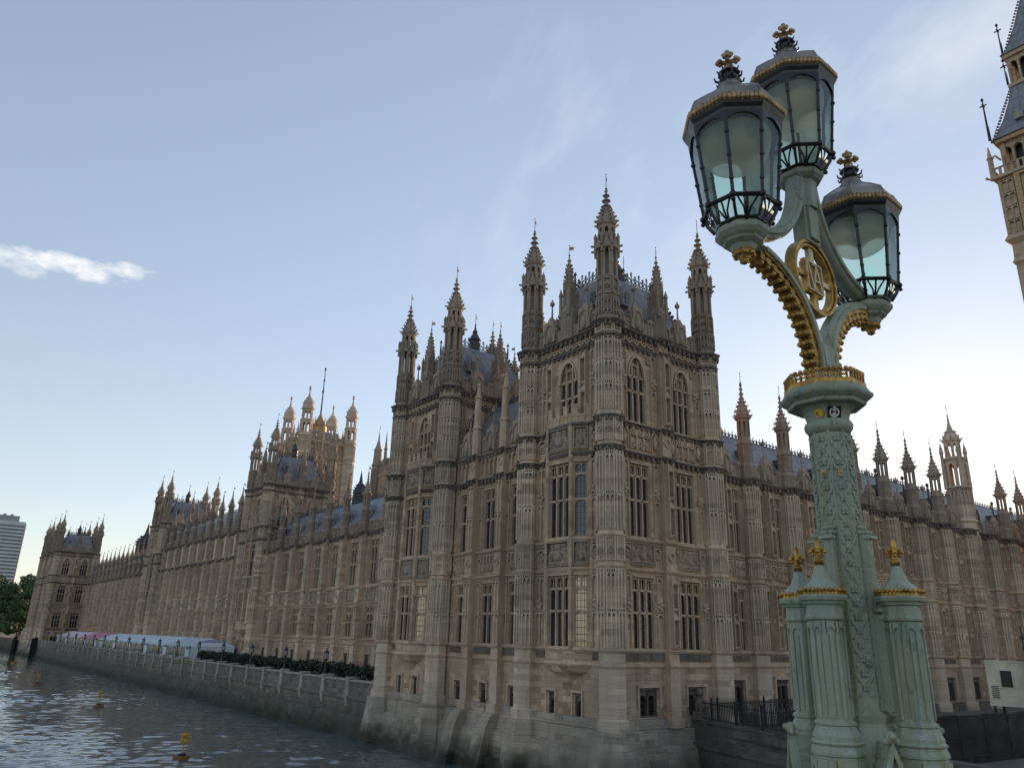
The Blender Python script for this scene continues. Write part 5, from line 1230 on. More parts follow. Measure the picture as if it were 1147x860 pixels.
def leaf_mat(name, c1, c2):
    k = NT(name); pos = k.n('ShaderNodeNewGeometry').outputs['Position']; oi = k.n('ShaderNodeNewGeometry').outputs['Random Per Island']
    c = k.mix(oi, rgba(c1), rgba(c2)); c = k.mix(k.rng(k.noise(pos, 0.35, 3), 0.4, 0.65, 0, 0.6), c, rgba([x*0.6 for x in c1]))
    k.set('Base Color', c); k.set('Roughness', 0.6); k.set('Transmission Weight', 0.0); k.set('Subsurface Weight', 0.0); return k.m
M['leaf'] = leaf_mat('tree leaves', (0.035, 0.075, 0.022), (0.075, 0.13, 0.03))
M['leaf_dark'] = leaf_mat('dark hedge leaves', (0.012, 0.022, 0.012), (0.03, 0.042, 0.02))
M['bark'] = simple('bark', (0.08, 0.06, 0.045), 0.9, bump=0.6, bscale=8)
def crown_mesh(name, blobs, n, s, seed, mat):
    r = random.Random(seed); mb = MB(); vol = [b[3]*b[4]*b[5] for b in blobs]
    for i in range(n):
        b = r.choices(blobs, vol)[0]
        while True:
            d = Vector((r.gauss(0, 1), r.gauss(0, 1), r.gauss(0, 1)))
            if d.length > 0.1: break
        d.normalize(); k = r.uniform(0.55, 1.0)**0.5*(1+0.12*math.sin(7*d.x+5*d.z+seed))
        c = Vector((b[0]+d.x*b[3]*k, b[1]+d.y*b[4]*k, b[2]+d.z*b[5]*k))
        nrm = (d+Vector((r.gauss(0, .6), r.gauss(0, .6), r.gauss(0, .6)))).normalized(); t = nrm.orthogonal().normalized(); t.rotate(Quaternion(nrm, r.uniform(0, 6.28))); q = nrm.cross(t); ss = s*r.uniform(0.6, 1.3)
        mb.quad(c+t*ss, c+q*ss*0.6, c-t*ss, c-q*ss*0.6)
    return mb.mesh(name, mat)
def tree(x, y, h, wd, seed, label):
    r = random.Random(seed); t = thing('broadleaf_tree', label, 'tree', (x, y, -5.2), 0, 'trees beyond the palace')
    mb = MB(); mb.tube([(0, 0, 0), (0.2, 0.1, h*0.25), (0.1, -0.2, h*0.6)], h*0.028, 8, h*0.01)
    blobs = []
    for i in range(9):
        a = r.uniform(0, 6.28); rr = r.uniform(0.1, 0.75)*wd*0.55; z = h*r.uniform(0.30, 0.86); s = wd*r.uniform(0.2, 0.34)
        blobs.append((rr*math.cos(a), rr*math.sin(a), z, s, s, s*0.85)); mb.tube([(0.1, 0, h*0.3), (rr*math.cos(a)*0.6, rr*math.sin(a)*0.6, z*0.85), (rr*math.cos(a), rr*math.sin(a), z)], h*0.010, 5, h*0.003)
    blobs.append((0, 0, h*0.86, wd*0.25, wd*0.25, h*0.12))
    mb.ob('trunk', M['bark'], t); ob('crown', crown_mesh('crown', blobs, 9500, 0.46, seed, M['leaf']), t); return t
for i, (x, y, h, wd, lab) in enumerate(((-3.5, 300, 20, 13, 'broad green tree behind the embankment wall, nearest the left edge'), (3.5, 288, 21.5, 13, 'green tree beside the far end tower'),
        (6, 330, 25, 16, 'taller green tree with sunlit top behind the others by the far tower'), (-5, 345, 24, 16, 'dense green tree in the left group behind the high-rise foot'), (-1, 275, 13, 9, 'low bushy tree between the embankment wall and the far tower'), (-7, 320, 18, 12, 'rounded green tree at the very left under the high-rise'), (16, 372, 26, 18, 'big tree deep behind the far end tower'), (0, 385, 27, 18, 'far tree in front of the high-rise base'))): tree(x, y, h, wd, 40+i, lab)

# dark planting and folded parasols on the near terrace
pot = MB(); pot.oct([(0, 0.35), (0.5, 0.42), (0.55, 0.46), (0.6, 0.42)], n=10)
bush = []
for s_ in range(3):
    r = random.Random(s_); bush.append(crown_mesh('foliage', [(r.uniform(-.4, .4), r.uniform(-.6, .6), 0.95+r.uniform(-.2, .5), 0.5, 0.6, 0.45) for _ in range(6)], 700, 0.13, s_, M['leaf_dark']))
potm = pot.mesh('planter', M['iron'])
bl = ['dark clipped bush in a planter near the terrace lamps', 'loose dark shrub in a planter behind the terrace wall', 'low dark shrub in a planter by the river front']
for i in range(30):
    y = 30.5+i*1.95; t = thing('planter_bush', bl[i % 3], 'shrub', (2.1+0.5*rnd.random(), y, -4.6), rnd.random()*6, 'dark planting along the near terrace'); ob('planter', potm, t); ob('foliage', bush[i % 3], t, (0, 0, 0.1))
# ------------------------------------------------------------------ high-rise beyond the trees
hr = thing('high_rise', 'modern pale high-rise office block with dark window bands beyond the trees at the left', 'building', (33, 858, -5.2))
mb = MB(); mb.box(-17, 16, -18, 18, 0, 98); mb.ob('core', simple('blue grey glazing', (0.10, 0.13, 0.17), 0.25, 0, 0.8, 0.2), hr)
mb = MB()
for i in range(29): z = 3+i*3.3; mb.box(-17.4, 16.3, -18.4, 18.3, z, z+1.5)
mb.box(-17.6, 16.6, -18.6, 18.6, 96.5, 99); mb.ob('floor_band', simple('pale cladding', (0.62, 0.65, 0.68), 0.6, 0, 0.4, 0.1), hr)
mb = MB(); mb.box(-14, 11, -14, 14, 99, 104.5)
for x in (-8, -2, 4): mb.box(x, x+2.5, -3, 3, 104.5, 107)
mb.ob('plant_room', simple('plant room cladding', (0.30, 0.32, 0.35), 0.6), hr)
mb = MB()
for k in range(12): mb.box(16.3, 17.2, -18+k*3.2, -17.3+k*3.2, 0, 97)
mb.ob('end_fin', simple('warm concrete', (0.5, 0.40, 0.28), 0.7), hr)

# ------------------------------------------------------------------ river furniture
M['buoy'] = simple('yellow buoy paint', (0.62, 0.33, 0.03), 0.5, 0, 0.5, 6, 0.3)
M['rust'] = simple('rusty waterline', (0.24, 0.11, 0.03), 0.8, 0, 0.3, 8, 0.4)
by = thing('marker_buoy', 'yellow cross-topped marker buoy on the river, nearest and largest', 'buoy', (-16.77, 26.07, -8.62), 0, 'yellow marker buoys')
mb = MB(); mb.lathe([(-0.15, 0.5), (0.0, 0.58), (0.14, 0.56), (0.2, 0.4)], n=20); mb.ob('float', M['rust'], by)
mb = MB(); mb.lathe([(0.18, 0.3), (0.34, 0.26), (0.38, 0.1)], n=12); mb.ob('collar', M['iron'], by)
mb = MB(); mb.tube([(0, 0, 0.3), (0.05, 0, 1.25)], 0.07, 8, 0.05); mb.ob('mast', M['buoy'], by)
mb = MB()
for s_ in (-1, 1):
    m = Matrix.Translation((0.05, 0, 1.35)) @ Matrix.Rotation(s_*math.pi/4, 4, 'Y'); mb.box(-0.38, 0.38, -0.05, 0.05, -0.08, 0.08, m)
    m = Matrix.Translation((0.05, 0, 1.35)) @ Matrix.Rotation(math.pi/2, 4, 'Z') @ Matrix.Rotation(s_*math.pi/4, 4, 'Y'); mb.box(-0.38, 0.38, -0.05, 0.05, -0.08, 0.08, m)
mb.ob('topmark', M['buoy'], by)
for loc, lab in (((-14.04, 69.04, -8.62), 'second yellow marker buoy, in mid river'), ((-14.89, 110.9, -8.62), 'third yellow marker buoy towards the left'), ((-13.89, 153.9, -8.62), 'farthest yellow marker buoy at the left edge')): dup_thing(by, loc, lab, 'buoy', 'yellow marker buoys', rnd.random()*2)
M['timber'] = simple('wet black timber', (0.02, 0.02, 0.018), 0.6, 0, 0.4, 3, 0.4, 0.5, 12)
for (x, y, lab) in ((-1.6, 225.7, 'black timber fender piles against the far river wall, right cluster'), (-1.9, 264.9, 'black timber fender piles against the far river wall, beside the little stone kiosk')):
    t = thing('fender_piles', lab, 'mooring piles', (x, y, -9))
    mb = MB()
    for i in range(5): mb.tube([(i*0.35-0.7, rnd.uniform(-.5, .5), 0), (i*0.3-0.6, rnd.uniform(-.3, .3), 5.2+rnd.random())], 0.2, 7)
    mb.box(-0.9, 0.9, -0.25, 0.25, 3.6, 3.95); mb.ob('piles', M['timber'], t)
kt = thing('stone_kiosk', 'small stone kiosk with pointed lead cap beside the far end tower', 'kiosk', (0.4, 262.5, -5.2))
mb = MB(); mb.oct([(0, 1.3), (3.0, 1.3), (3.1, 1.5), (3.4, 1.5)]); oct_panels(mb, 1.3, 0.4, 2.8, t=0.1); mb.ob('drum', [M['turret'], M['soot']], kt)
mb = MB(); mb.oct([(3.4, 1.45), (4.2, 0.9), (5.0, 0.25), (5.6, 0.05)]); mb.ob('cap', M['lead'], kt)

# ------------------------------------------------------------------ courtyard side at the lower right
def railing(name, p0, p1, z, label, h=1.1):
    p0, p1 = Vector((*p0, z)), Vector((*p1, z)); d = p1-p0; L = d.length; t = thing(name, label, 'railing', p0, math.atan2(d.y, d.x))
    mb = MB()
    for q in (0.12, h-0.12): mb.box(0, L, -0.025, 0.025, q, q+0.05)
    n = int(L/0.16)
    for i in range(n): x = L*i/n; mb.box(x-0.014, x+0.014, -0.014, 0.014, 0, h+0.04)
    mb.ob('bars', M['iron'], t); mb = MB()
    for i in range(int(L/2.4)+1): x = min(L, i*2.4); mb.box(x-0.05, x+0.05, -0.05, 0.05, 0, h+0.15); mb.ball((x, 0, h+0.2), 0.07, 6)
    mb.ob('standard', M['iron'], t)
railing('iron_railing', (7.2, 0.2), (3.6, -12.0), -4.5, 'black iron railing on top of the dark quay wall')
railing('iron_railing', (8.6, -0.9), (30, -1.6), -5.2, 'black iron railing along the foot of the north range', 1.7)
t = thing('carved_stone_beast', 'dark crouching stone beast on a pedestal at the start of the quay railing', 'statue', (6.9, -0.9, -4.5))
mb = MB(); mb.box(-0.35, 0.35, -0.35, 0.35, 0, 0.5); mb.ob('pedestal', M['soot'], t)
mb = MB(); mb.lathe([(0.5, 0.34), (0.8, 0.36), (1.1, 0.3), (1.35, 0.2), (1.5, 0.1)], n=10); mb.ball((-0.12, -0.12, 1.6), 0.22, 8, 1.1); mb.ball((-0.3, -0.28, 1.53), 0.11, 6)
for s_ in (-1, 1): mb.tube([(-0.2, s_*0.16-0.1, 1.1), (-0.36, s_*0.16-0.14, 0.8), (-0.36, s_*0.16-0.16, 0.5)], 0.08, 6, 0.06); mb.oct([(1.72, 0.06), (1.86, 0.02)], -0.1, s_*0.12-0.1, 5)
mb.tube([(0.25, 0.1, 0.6), (0.45, 0.2, 1.0), (0.3, 0.2, 1.4)], 0.05, 5); mb.ob('beast', M['soot'], t)
hd = thing('black_hoarding', 'long black site hoarding across the yard at the lower right, behind the lamp base', 'hoarding', (5.2, -16.1, -5.2), R(-4))
M['hoard'] = simple('black hoarding boards', (0.010, 0.011, 0.015), 0.6, 0, 0.25, 0.6, 0.5)
mb = MB()
for i in range(22): mb.box(i*1.22, i*1.22+1.21, -0.03+0.012*(i % 2), 0.03, 0.0, 2.2+0.05*math.sin(i*2.1))
mb.ob('boards', M['hoard'], hd); mb = MB(); mb.box(0, 26.8, -0.07, -0.035, 0.3, 0.42); mb.box(0, 26.8, -0.07, -0.035, 1.2, 1.28); mb.box(0, 26.8, -0.07, -0.035, 2.1, 2.2); mb.ob('rail', M['hoard'], hd)
hd = thing('mesh_fence', 'dark temporary mesh fence panels in the yard left of the lamp base', 'fence', (9.3, -4.4, -5.2), R(-18))
mb = MB()
for i in range(5):
    x = i*2.5; mb.box(x, x+0.05, -0.03, 0.03, 0, 2.1); mb.box(x+2.4, x+2.45, -0.03, 0.03, 0, 2.1); mb.box(x, x+2.45, -0.02, 0.02, 2.05, 2.1); mb.box(x, x+2.45, -0.02, 0.02, 0.1, 0.15)
    for k in range(20): mb.box(x+0.12*k, x+0.12*k+0.02, -0.01, 0.01, 0.1, 2.05)
    for k in range(12): mb.box(x, x+2.45, -0.008, 0.008, 0.15+0.16*k, 0.165+0.16*k)
mb.ob('panel', M['iron'], hd)
cbn = thing('site_cabin', 'cream metal site cabin with a dark window, raised behind the black hoarding', 'cabin', (27.0, -11.6, -5.2), R(8))
M['cream'] = simple('cream painted steel', (0.74, 0.69, 0.52), 0.5, 0, 0.4, 1.2, 0.25)
mb = MB(); mb.box(-1.35, 1.15, -1.2, 1.2, 1.9, 4.6); mb.box(-1.4, 1.2, -1.25, 1.25, 4.6, 4.7); mb.box(-1.4, 1.2, -1.25, 1.25, 1.8, 1.9)
mb.ob('body', M['cream'], cbn)
for rz, lo in ((0, (0, -1.21, 0)), (-math.pi/2, (-1.36, 0, 0))):
    f = MB(); f.box(-0.42, 0.42, -0.05, 0.0, 2.95, 4.15); w_ = ob('window', f.mesh('window', M['cream']), cbn, lo, rz); f = MB(); f.box(-0.34, 0.34, -0.07, -0.04, 3.03, 4.07); ob('pane', f.mesh('pane', M['clear']), w_)
mb = MB()
for i in range(7): mb.box(-1.37, -1.355, 0.55, 1.0, 2.3+i*0.12, 2.36+i*0.12)
mb.ob('vent_grille', M['iron'], cbn)
mb = MB()
for sx in (-1.2, 1.0):
    for sy in (-1.0, 1.0): mb.box(sx-0.08, sx+0.08, sy-0.08, sy+0.08, 0, 1.8)
mb.ob('leg', M['iron'], cbn)
sc_ = thing('wrapped_scaffold', 'grey sheeted scaffold standing at the lower right edge', 'scaffold', (24.9, -13.3, -5.2), R(0))
k = NT('wrinkled grey sheeting'); pos = k.n('ShaderNodeNewGeometry').outputs['Position']; k.set('Base Color', k.mix(k.rng(k.noise(pos, 1.5, 5), .35, .65), rgba((0.10, 0.112, 0.135)), rgba((0.19, 0.20, 0.22)))); k.set('Roughness', 0.5)
k.bump(k.noise(k.mapping(pos, (1, 1, 2.2)), 2.2, 5), 1.0, 0.15); M['sheet'] = k.m
mb = MB(); mb.box(0, 9, -2.2, -0.2, 0, 6.5); mb.ob('sheeting', M['sheet'], sc_); mb = MB()
for i in range(5):
    for y in (-2.28, -0.12): mb.tube([(i*2.25, y, 0), (i*2.25, y, 6.9)], 0.04, 6)
for z in (0.2, 2.2, 4.2, 6.2): mb.tube([(-0.2, -2.3, z), (9.2, -2.3, z)], 0.04, 6); mb.tube([(-0.1, -2.4, z), (-0.1, 0, z)], 0.04, 6)
mb.ob('pole', M['crest'], sc_)

# ------------------------------------------------------------------ bridge under the camera (mostly below the frame)
PY = -33.56
bd_ = MB(); bd_.add([(-300, -58, -2.15), (60, -58, -2.15), (60, PY+0.2, -2.15), (-300, PY+0.2, -2.15)], [(0, 1, 2, 3)]); structure(bd_.ob('bridge_pavement', simple('bridge asphalt', (0.06, 0.06, 0.058), 0.9, bump=0.4)))
k = NT('sage green cast iron'); pos = k.n('ShaderNodeNewGeometry').outputs['Position']
c = k.mix(k.rng(k.noise(pos, 2.2, 6, 0.65), 0.35, 0.68), rgba((0.375, 0.405, 0.305)), rgba((0.225, 0.275, 0.228)))
c = k.mix(k.rng(k.noise(k.mapping(pos, (14, 14, 1.6)), 1.0, 5, 0.6), 0.47, 0.66, 0, 0.75), c, rgba((0.27, 0.26, 0.13)))     # weathered, yellower runs
c = k.mix(k.rng(k.noise(k.mapping(pos, (26, 26, 2.2)), 1.0, 6, 0.7), 0.55, 0.72, 0, 0.7), c, rgba((0.05, 0.085, 0.078)))      # dark drips
c = k.mix(k.rng(k.noise(k.mapping(pos, (20, 20, 3)), 1.4, 5, 0.7), 0.60, 0.70, 0, 0.6), c, rgba((0.40, 0.42, 0.36)))
c = k.mix(k.rng(k.noise(pos, 26, 4, 0.7), 0.62, 0.68, 0, 0.9), c, rgba((0.42, 0.46, 0.43)))
c = k.mix(k.rng(k.noise(pos, 17, 6, 0.75), 0.66, 0.72, 0, 0.8), c, rgba((0.10, 0.055, 0.03)))                                        # chips and droppings
c = k.mix(k.rng(k.noise(pos, 9, 5, 0.7), 0.60, 0.72, 0, 0.75), c, rgba((0.045, 0.055, 0.05)))
k.set('Base Color', c); k.set('Roughness', k.rng(k.noise(pos, 14, 5, 0.65), 0.3, 0.7, 0.38, 0.85)); k.set('Specular IOR Level', 0.38)
k.bump(k.math('ADD', k.math('ADD', k.noise(pos, 70, 5, 0.7), k.noise(k.mapping(pos, (60, 60, 8)), 1.0, 4)), k.math('MULTIPLY', k.noise(pos, 9, 3), 2.0)), 0.45, 0.005); M['sage'] = k.m
bp = thing('bridge_parapet', 'sage green cast iron bridge parapet below the big lamp', 'parapet', (-32, PY, -3))
mb = MB(); mb.box(-200, 60, -0.16, 0.16, 0.2, 1.65); mb.box(-200, 60, -0.24, 0.24, 1.65, 1.78); mb.box(-200, 60, -0.3, 0.3, -0.6, 0.2); mb.ob('panel', M['sage'], bp)
br = thing('bridge', 'stone and iron road bridge across the river', 'bridge', (-32, -46, -9))
mb = MB(); mb.box(-260, 30, -12.4, 12.2, 4.6, 6.8); mb.ob('deck', M['sage'], br); mb = MB()
for x in (-190, -150, -110, -70, -2): mb.box(x-1.8, x+1.8, -13, 12.8, -1, 4.6)
mb.ob('pier', M['quay'], br)

# ------------------------------------------------------------------ the big bridge lamp in front
LXY = (-31.697, -33.560); LB = 1.78                    # base of the pedestal stands at z = -1.78+... on the parapet top (-1.22)
_lat = (0.4934*0.0095, -0.8698*0.0095)
lamp = thing('bridge_lamp', 'sage green and gold cast iron lamp standard with three black lanterns in the foreground', 'street lamp', (LXY[0]+_lat[0], LXY[1]+_lat[1], -1.22))
ax_ = Vector((0.8698, 0.4934, 0)); lamp.rotation_mode = 'QUATERNION'; lamp.rotation_quaternion = Quaternion(ax_, -0.0078) @ Quaternion((0, 0, 1), 0.0571)
Z0 = 1.22
def lp(mb, name, mat, parent=None): return ob(name, mb.mesh(name, mat), parent or lamp, (0, 0, Z0) if parent is None else (0, 0, 0))
M['blackpaint'] = simple('black gloss paint', (0.012, 0.013, 0.015), 0.28, 0, 0.5, 12, 0.3)
def face_x(mb, a, z, half_w, half_h, t, faces=range(8)):
    for i, m in enumerate(oct_face_mats(a)):
        if i in faces:
            for s_ in (-1, 1):
                q = m @ Matrix.Translation((0, 0, z)) @ Matrix.Rotation(s_*math.atan2(half_h, half_w), 4, 'Y'); L = math.hypot(half_w, half_h)
                mb.box(-L, L, -t, 0.002, -0.004, 0.004, q)
def rosette(mb, m, z, r, y):
    for k in range(4):
        th = k*math.pi/2+math.pi/4; p = m @ Vector((r*0.62*math.cos(th), y, z+r*0.62*math.sin(th))); mb.ball(p, r*0.52, 5, 1)
    mb.ball(m @ Vector((0, y-0.002, z)), r*0.34, 5)
# pedestal and shaft
mb = MB()
mb.oct([(-1.22, 0.42), (-1.12, 0.42), (-1.10, 0.39), (-0.72, 0.37), (-0.69, 0.40), (-0.66, 0.40), (-0.62, 0.30), (-0.5, 0.2), (-0.36, 0.15), (-0.3, 0.125), (-0.27, 0.135), (-0.25, 0.105), (-0.2, 0.1)])
oct_panels(mb, 0.385, -1.08, -0.74, t=0.015, dark=None); lp(mb, 'pedestal', M['sage'])
mb = MB(); mb.oct([(-0.25, 0.098), (0.1, 0.096), (0.5, 0.092), (1.02, 0.084)])
fm = lambda z: 0.098-(z+0.25)*0.011
e0 = math.tan(math.pi/8)
for i in range(10):
    z = -0.16+i*0.118; a = fm(z); face_x(mb, a, z, a*e0*0.94, 0.058, 0.006)
    for m in oct_face_mats(a):
        rosette(mb, m, z+0.0, 0.016, -0.004); rosette(mb, m, z+0.059, 0.017, -0.004)
        for s_ in (-1, 1): p = m @ Vector((s_*a*e0*0.62, -0.003, z+0.03)); mb.ball(p, 0.0075, 5); p = m @ Vector((s_*a*e0*0.62, -0.003, z-0.03)); mb.ball(p, 0.0075, 5)
for i in range(8):
    th = math.pi/8+i*math.pi/4
    mb.tube([(fm(-.22)/math.cos(math.pi/8)*math.cos(th), fm(-.22)/math.cos(math.pi/8)*math.sin(th), -0.22), (0.0845/math.cos(math.pi/8)*math.cos(th), 0.0845/math.cos(math.pi/8)*math.sin(th), 1.01)], 0.0055, 5)
lp(mb, 'shaft', M['sage'])
# buttress fins towards the four pinnacles, with weathered set-offs
mb = MB()
for k in range(4):
    m = Matrix.Rotation(k*math.pi/2, 4, 'Z')
    def fin(x0, x1, z0, z1, hw): mb.poly([(x0, z0), (x1, z0), (x1, z1-0.05), (x0, z1)], -hw, hw, m)
    fin(0.08, 0.135, -0.25, 0.55, 0.022); fin(0.12, 0.165, -0.25, 0.17, 0.026)
    for z, x in ((0.535, 0.10), (0.51, 0.125), (0.485, 0.143)): mb.box(x-0.03, x+0.012, -0.03, 0.03, z-0.006, z+0.008, m)
    for z, x in ((0.165, 0.16), (0.135, 0.185), (0.10, 0.20)): mb.box(x-0.04, x+0.014, -0.038, 0.038, z-0.008, z+0.01, m)
    mb.tube([m @ Vector((0.19, 0, 0.09)), m @ Vector((0.215, 0, 0.02)), m @ Vector((0.235, 0, -0.05))], 0.016, 6); mb.ball(m @ Vector((0.205, 0, 0.05)), 0.022, 6)
lp(mb, 'buttress_fin', M['sage'])
# neck, capital, crown
mb = MB(); mb.smooth = False
mb.lathe([(0.995, 0.09), (1.01, 0.104), (1.022, 0.112), (1.038, 0.114), (1.052, 0.108), (1.06, 0.095)], n=32)
mb.oct([(1.05+(z_-1.05)*0.78, a_) for z_, a_ in [(1.05, 0.088), (1.09, 0.094), (1.12, 0.104), (1.14, 0.118), (1.15, 0.13), (1.152, 0.168), (1.162, 0.172), (1.172, 0.172), (1.182, 0.184), (1.2, 0.2), (1.212, 0.204), (1.224, 0.204), (1.23, 0.196), (1.25, 0.186), (1.262, 0.182)]])
cap_ = lp(mb, 'capital', M['sage'])
mb = MB(); mb.oct([(1.258, 0.176), (1.262, 0.18), (1.292, 0.178), (1.296, 0.168)])
for m in oct_face_mats(0.168):
    for k in range(5):
        x = -0.056+k*0.028; mb.box(x-0.0035, x+0.0035, -0.012, 0.006, 1.29, 1.322, m)
        mb.ball(m @ Vector((x, -0.003, 1.338)), 0.0125, 6); mb.ball(m @ Vector((x-0.009, -0.003, 1.327)), 0.007, 5); mb.ball(m @ Vector((x+0.009, -0.003, 1.327)), 0.007, 5)
        if k < 4: mb.box(x+0.006, x+0.022, -0.008, 0.004, 1.305, 1.313, m)
mb.oct([(1.29, 0.15), (1.3, 0.14), (1.31, 0.06)])
mb.v = [(x, y, z-0.052) for x, y, z in mb.v]; lp(mb, 'gilded_crown', M['gold'])
# badge stickers on the capital
M['white'] = simple('white vinyl', (0.78, 0.78, 0.78), 0.4, var=0.05); M['black'] = simple('black vinyl', (0.012, 0.012, 0.014), 0.35, var=0.1)
M['yellow'] = simple('yellow vinyl', (0.72, 0.50, 0.03), 0.4, var=0.1); M['red'] = simple('red vinyl', (0.45, 0.06, 0.03), 0.4, var=0.1); M['skin'] = simple('brown print', (0.40, 0.24, 0.14), 0.5, var=0.2)
def sticker_frame(faceang, off, z=1.086, a=0.1025):
    return Matrix.Rotation(faceang+math.pi/2, 4, 'Z') @ Matrix.Translation((off, -a, z)) @ Matrix.Rotation(R(24), 4, 'X') @ Matrix.Diagonal((0.82, 1, 0.8, 1))
m = sticker_frame(R(225), 0.0)
mb = MB(); mb.box(-0.0375, 0.0375, -0.004, 0.002, -0.034, 0.034, m); mb.cur = 1
for k in range(15):
    for s_ in (-1, 1):
        th = R(-85+k*10); q = m @ Matrix.Translation((s_*0.025*math.cos(th), -0.0045, -0.002+0.026*math.sin(th))) @ Matrix.Rotation(-s_*th+s_*0.5, 4, 'Y'); mb.box(-0.0045, 0.0045, -0.0006, 0.0006, -0.0022, 0.0022, q)
mb.box(-0.009, 0.009, -0.005, -0.004, 0.024, 0.0315, m); mb.box(-0.003, 0.003, -0.005, -0.004, 0.0315, 0.0335, m)
mb.poly([(-0.012, -0.02), (0.012, -0.02), (0.009, -0.006), (-0.009, -0.006)], -0.0052, -0.004, m); mb.cur = 2
mb.poly([(-0.008, -0.006), (0.008, -0.006), (0.010, 0.006), (0.006, 0.015), (-0.006, 0.015), (-0.010, 0.006)], -0.0058, -0.004, m); mb.cur = 1
mb.poly([(-0.010, 0.008), (0.010, 0.008), (0.006, 0.019), (-0.006, 0.019)], -0.0062, -0.004, m)
lp(mb, 'black_badge', [M['black'], M['white'], M['skin']])
m = sticker_frame(R(180), 0.012)
mb = MB(); mb.poly([(0.026*math.cos(k*math.pi/12), 0.026*math.sin(k*math.pi/12)) for k in range(24)], -0.004, 0.002, m); mb.cur = 1
mb.poly([(-0.004+0.013*math.cos(t), 0.013*math.sin(t)) for t in [R(60+k*24) for k in range(11)]]+[(0.002+0.010*math.cos(t), 0.010*math.sin(t)) for t in [R(290-k*22) for k in range(10)]], -0.0052, -0.004, m); lp(mb, 'yellow_badge', [M['yellow'], M['red']])
# little gilt shields on the shaft
mb = MB()
for ang in (180, 225):
    mm = Matrix.Rotation(R(ang)+math.pi/2, 4, 'Z') @ Matrix.Translation((0.0, -0.0875, 0.79)); 
    mb.poly([(-0.013, 0.018), (0.013, 0.018), (0.013, -0.004), (0, -0.02), (-0.013, -0.004)], -0.011, 0.0, mm); mb.ball(mm @ Vector((0, -0.01, 0.002)), 0.009, 6)
lp(mb, 'gilt_shield', M['gilt_dull'])
# arms: two lower arcs, two upper arcs, the tall middle stem
AX, SZ, MZ = 0.639, 1.926, 2.5065; DZ = -0.03
def sweep(mb, pts, prof, flat=True):
    """profile (in-plane offset, y) swept along a curve lying in the x,z plane"""
    rings = []
    for i, p in enumerate(pts):
        q0, q1 = pts[max(0, i-1)], pts[min(len(pts)-1, i+1)]; tx, tz = q1[0]-q0[0], q1[1]-q0[1]; l = math.hypot(tx, tz); nx, nz = -tz/l, tx/l
        rings.append([(p[0]+nx*o, y, p[1]+nz*o) for o, y in prof])
    mb.loft(rings)
PROF = [(-0.030, -0.030), (-0.030, 0.030), (-0.018, 0.036), (-0.014, 0.050), (0.010, 0.050), (0.014, 0.036), (0.026, 0.030), (0.034, 0.018), (0.034, -0.018), (0.026, -0.030), (0.014, -0.036), (0.010, -0.050), (-0.014, -0.050), (-0.018, -0.036)]
def ell(cx, cz, rx, rz, a0, a1, n=22): return [(cx+rx*math.cos(R(a0+(a1-a0)*i/n)), cz+rz*math.sin(R(a0+(a1-a0)*i/n))) for i in range(n+1)]
for s_ in (-1, 1):
    low = [(s_*x, z) for x, z in [(0.045, 1.20), (0.046, 1.31)]+ell(0.60, 1.33, 0.55, 0.50, 180, 100)]
    up = [(s_*x, z) for x, z in ell(0.60, 2.46, 0.535, 0.545, 262, 180)+[(0.052, 2.47)]]
    pr = PROF if s_ > 0 else [(-o, y) for o, y in PROF]
    mb = MB(); sweep(mb, low, pr); sweep(mb, up, pr); lp(mb, 'lamp_arm', M['sage'])
    g = MB()                                                # gilded cusps hanging under the arm
    path = [(s_*x, z) for x, z in ell(0.60, 1.31, 0.505, 0.475, 176, 98, 12)]
    for i, (x, z) in enumerate(path):
        dx, dz = s_*0.60-x, 1.31-z; l = math.hypot(dx, dz); dx /= l; dz /= l
        th = math.atan2(dz, dx)
        q = Matrix.Translation((x, 0, z)) @ Matrix.Rotation(-th, 4, 'Y')
        g.box(-0.02, 0.022, -0.034, 0.034, -0.017, 0.017, q); g.box(0.02, 0.034, -0.026, 0.026, -0.012, 0.012, q)
        for yy in (-0.024, 0, 0.024): g.ball((x+dx*0.038, yy, z+dz*0.038), 0.0145, 6)
        if i < len(path)-1:
            x2, z2 = path[i+1]; mx, mz = (x+x2)/2, (z+z2)/2; g.ball((mx+dx*0.006, -0.026, mz+dz*0.006), 0.014, 6); g.ball((mx+dx*0.006, 0.026, mz+dz*0.006), 0.014, 6)
    sweep(g, [(s_*x, z) for x, z in ell(0.60, 1.32, 0.53, 0.488, 178, 99)], [(-0.012, -0.04), (-0.012, 0.04), (0.008, 0.04), (0.008, -0.04)])
    lp(g, 'gilded_cusps', M['gold'])
    sm = MB(); x = s_*AX
    sm.oct([(z_+DZ, a_) for z_, a_ in [(1.80, 0.05), (1.825, 0.06), (1.84, 0.085), (1.85, 0.09), (1.862, 0.104), (1.88, 0.118), (1.893, 0.12), (1.903, 0.12), (1.91, 0.108), (1.922, 0.102), (1.93, 0.096)]], x, 0); lp(sm, 'lantern_seat', M['sage'])
    gd = MB(); gd.lathe([(z_+DZ, r_) for z_, r_ in [(1.735, 0.005), (1.745, 0.022), (1.76, 0.018), (1.775, 0.04), (1.79, 0.045), (1.805, 0.052)]], x, 0, 14)
    for k in range(8): gd.ball((x+0.043*math.cos(k*.785), 0.043*math.sin(k*.785), 1.785+DZ), 0.014, 6)
    lp(gd, 'gilded_boss', M['gold'])
mb = MB(); mb.oct([(2.25, 0.066), (2.37, 0.068), (2.41, 0.074), (2.418, 0.092), (2.435, 0.108), (2.448, 0.111), (2.458, 0.111), (2.467, 0.10), (2.48, 0.094)]); lp(mb, 'lantern_seat', M['sage'])
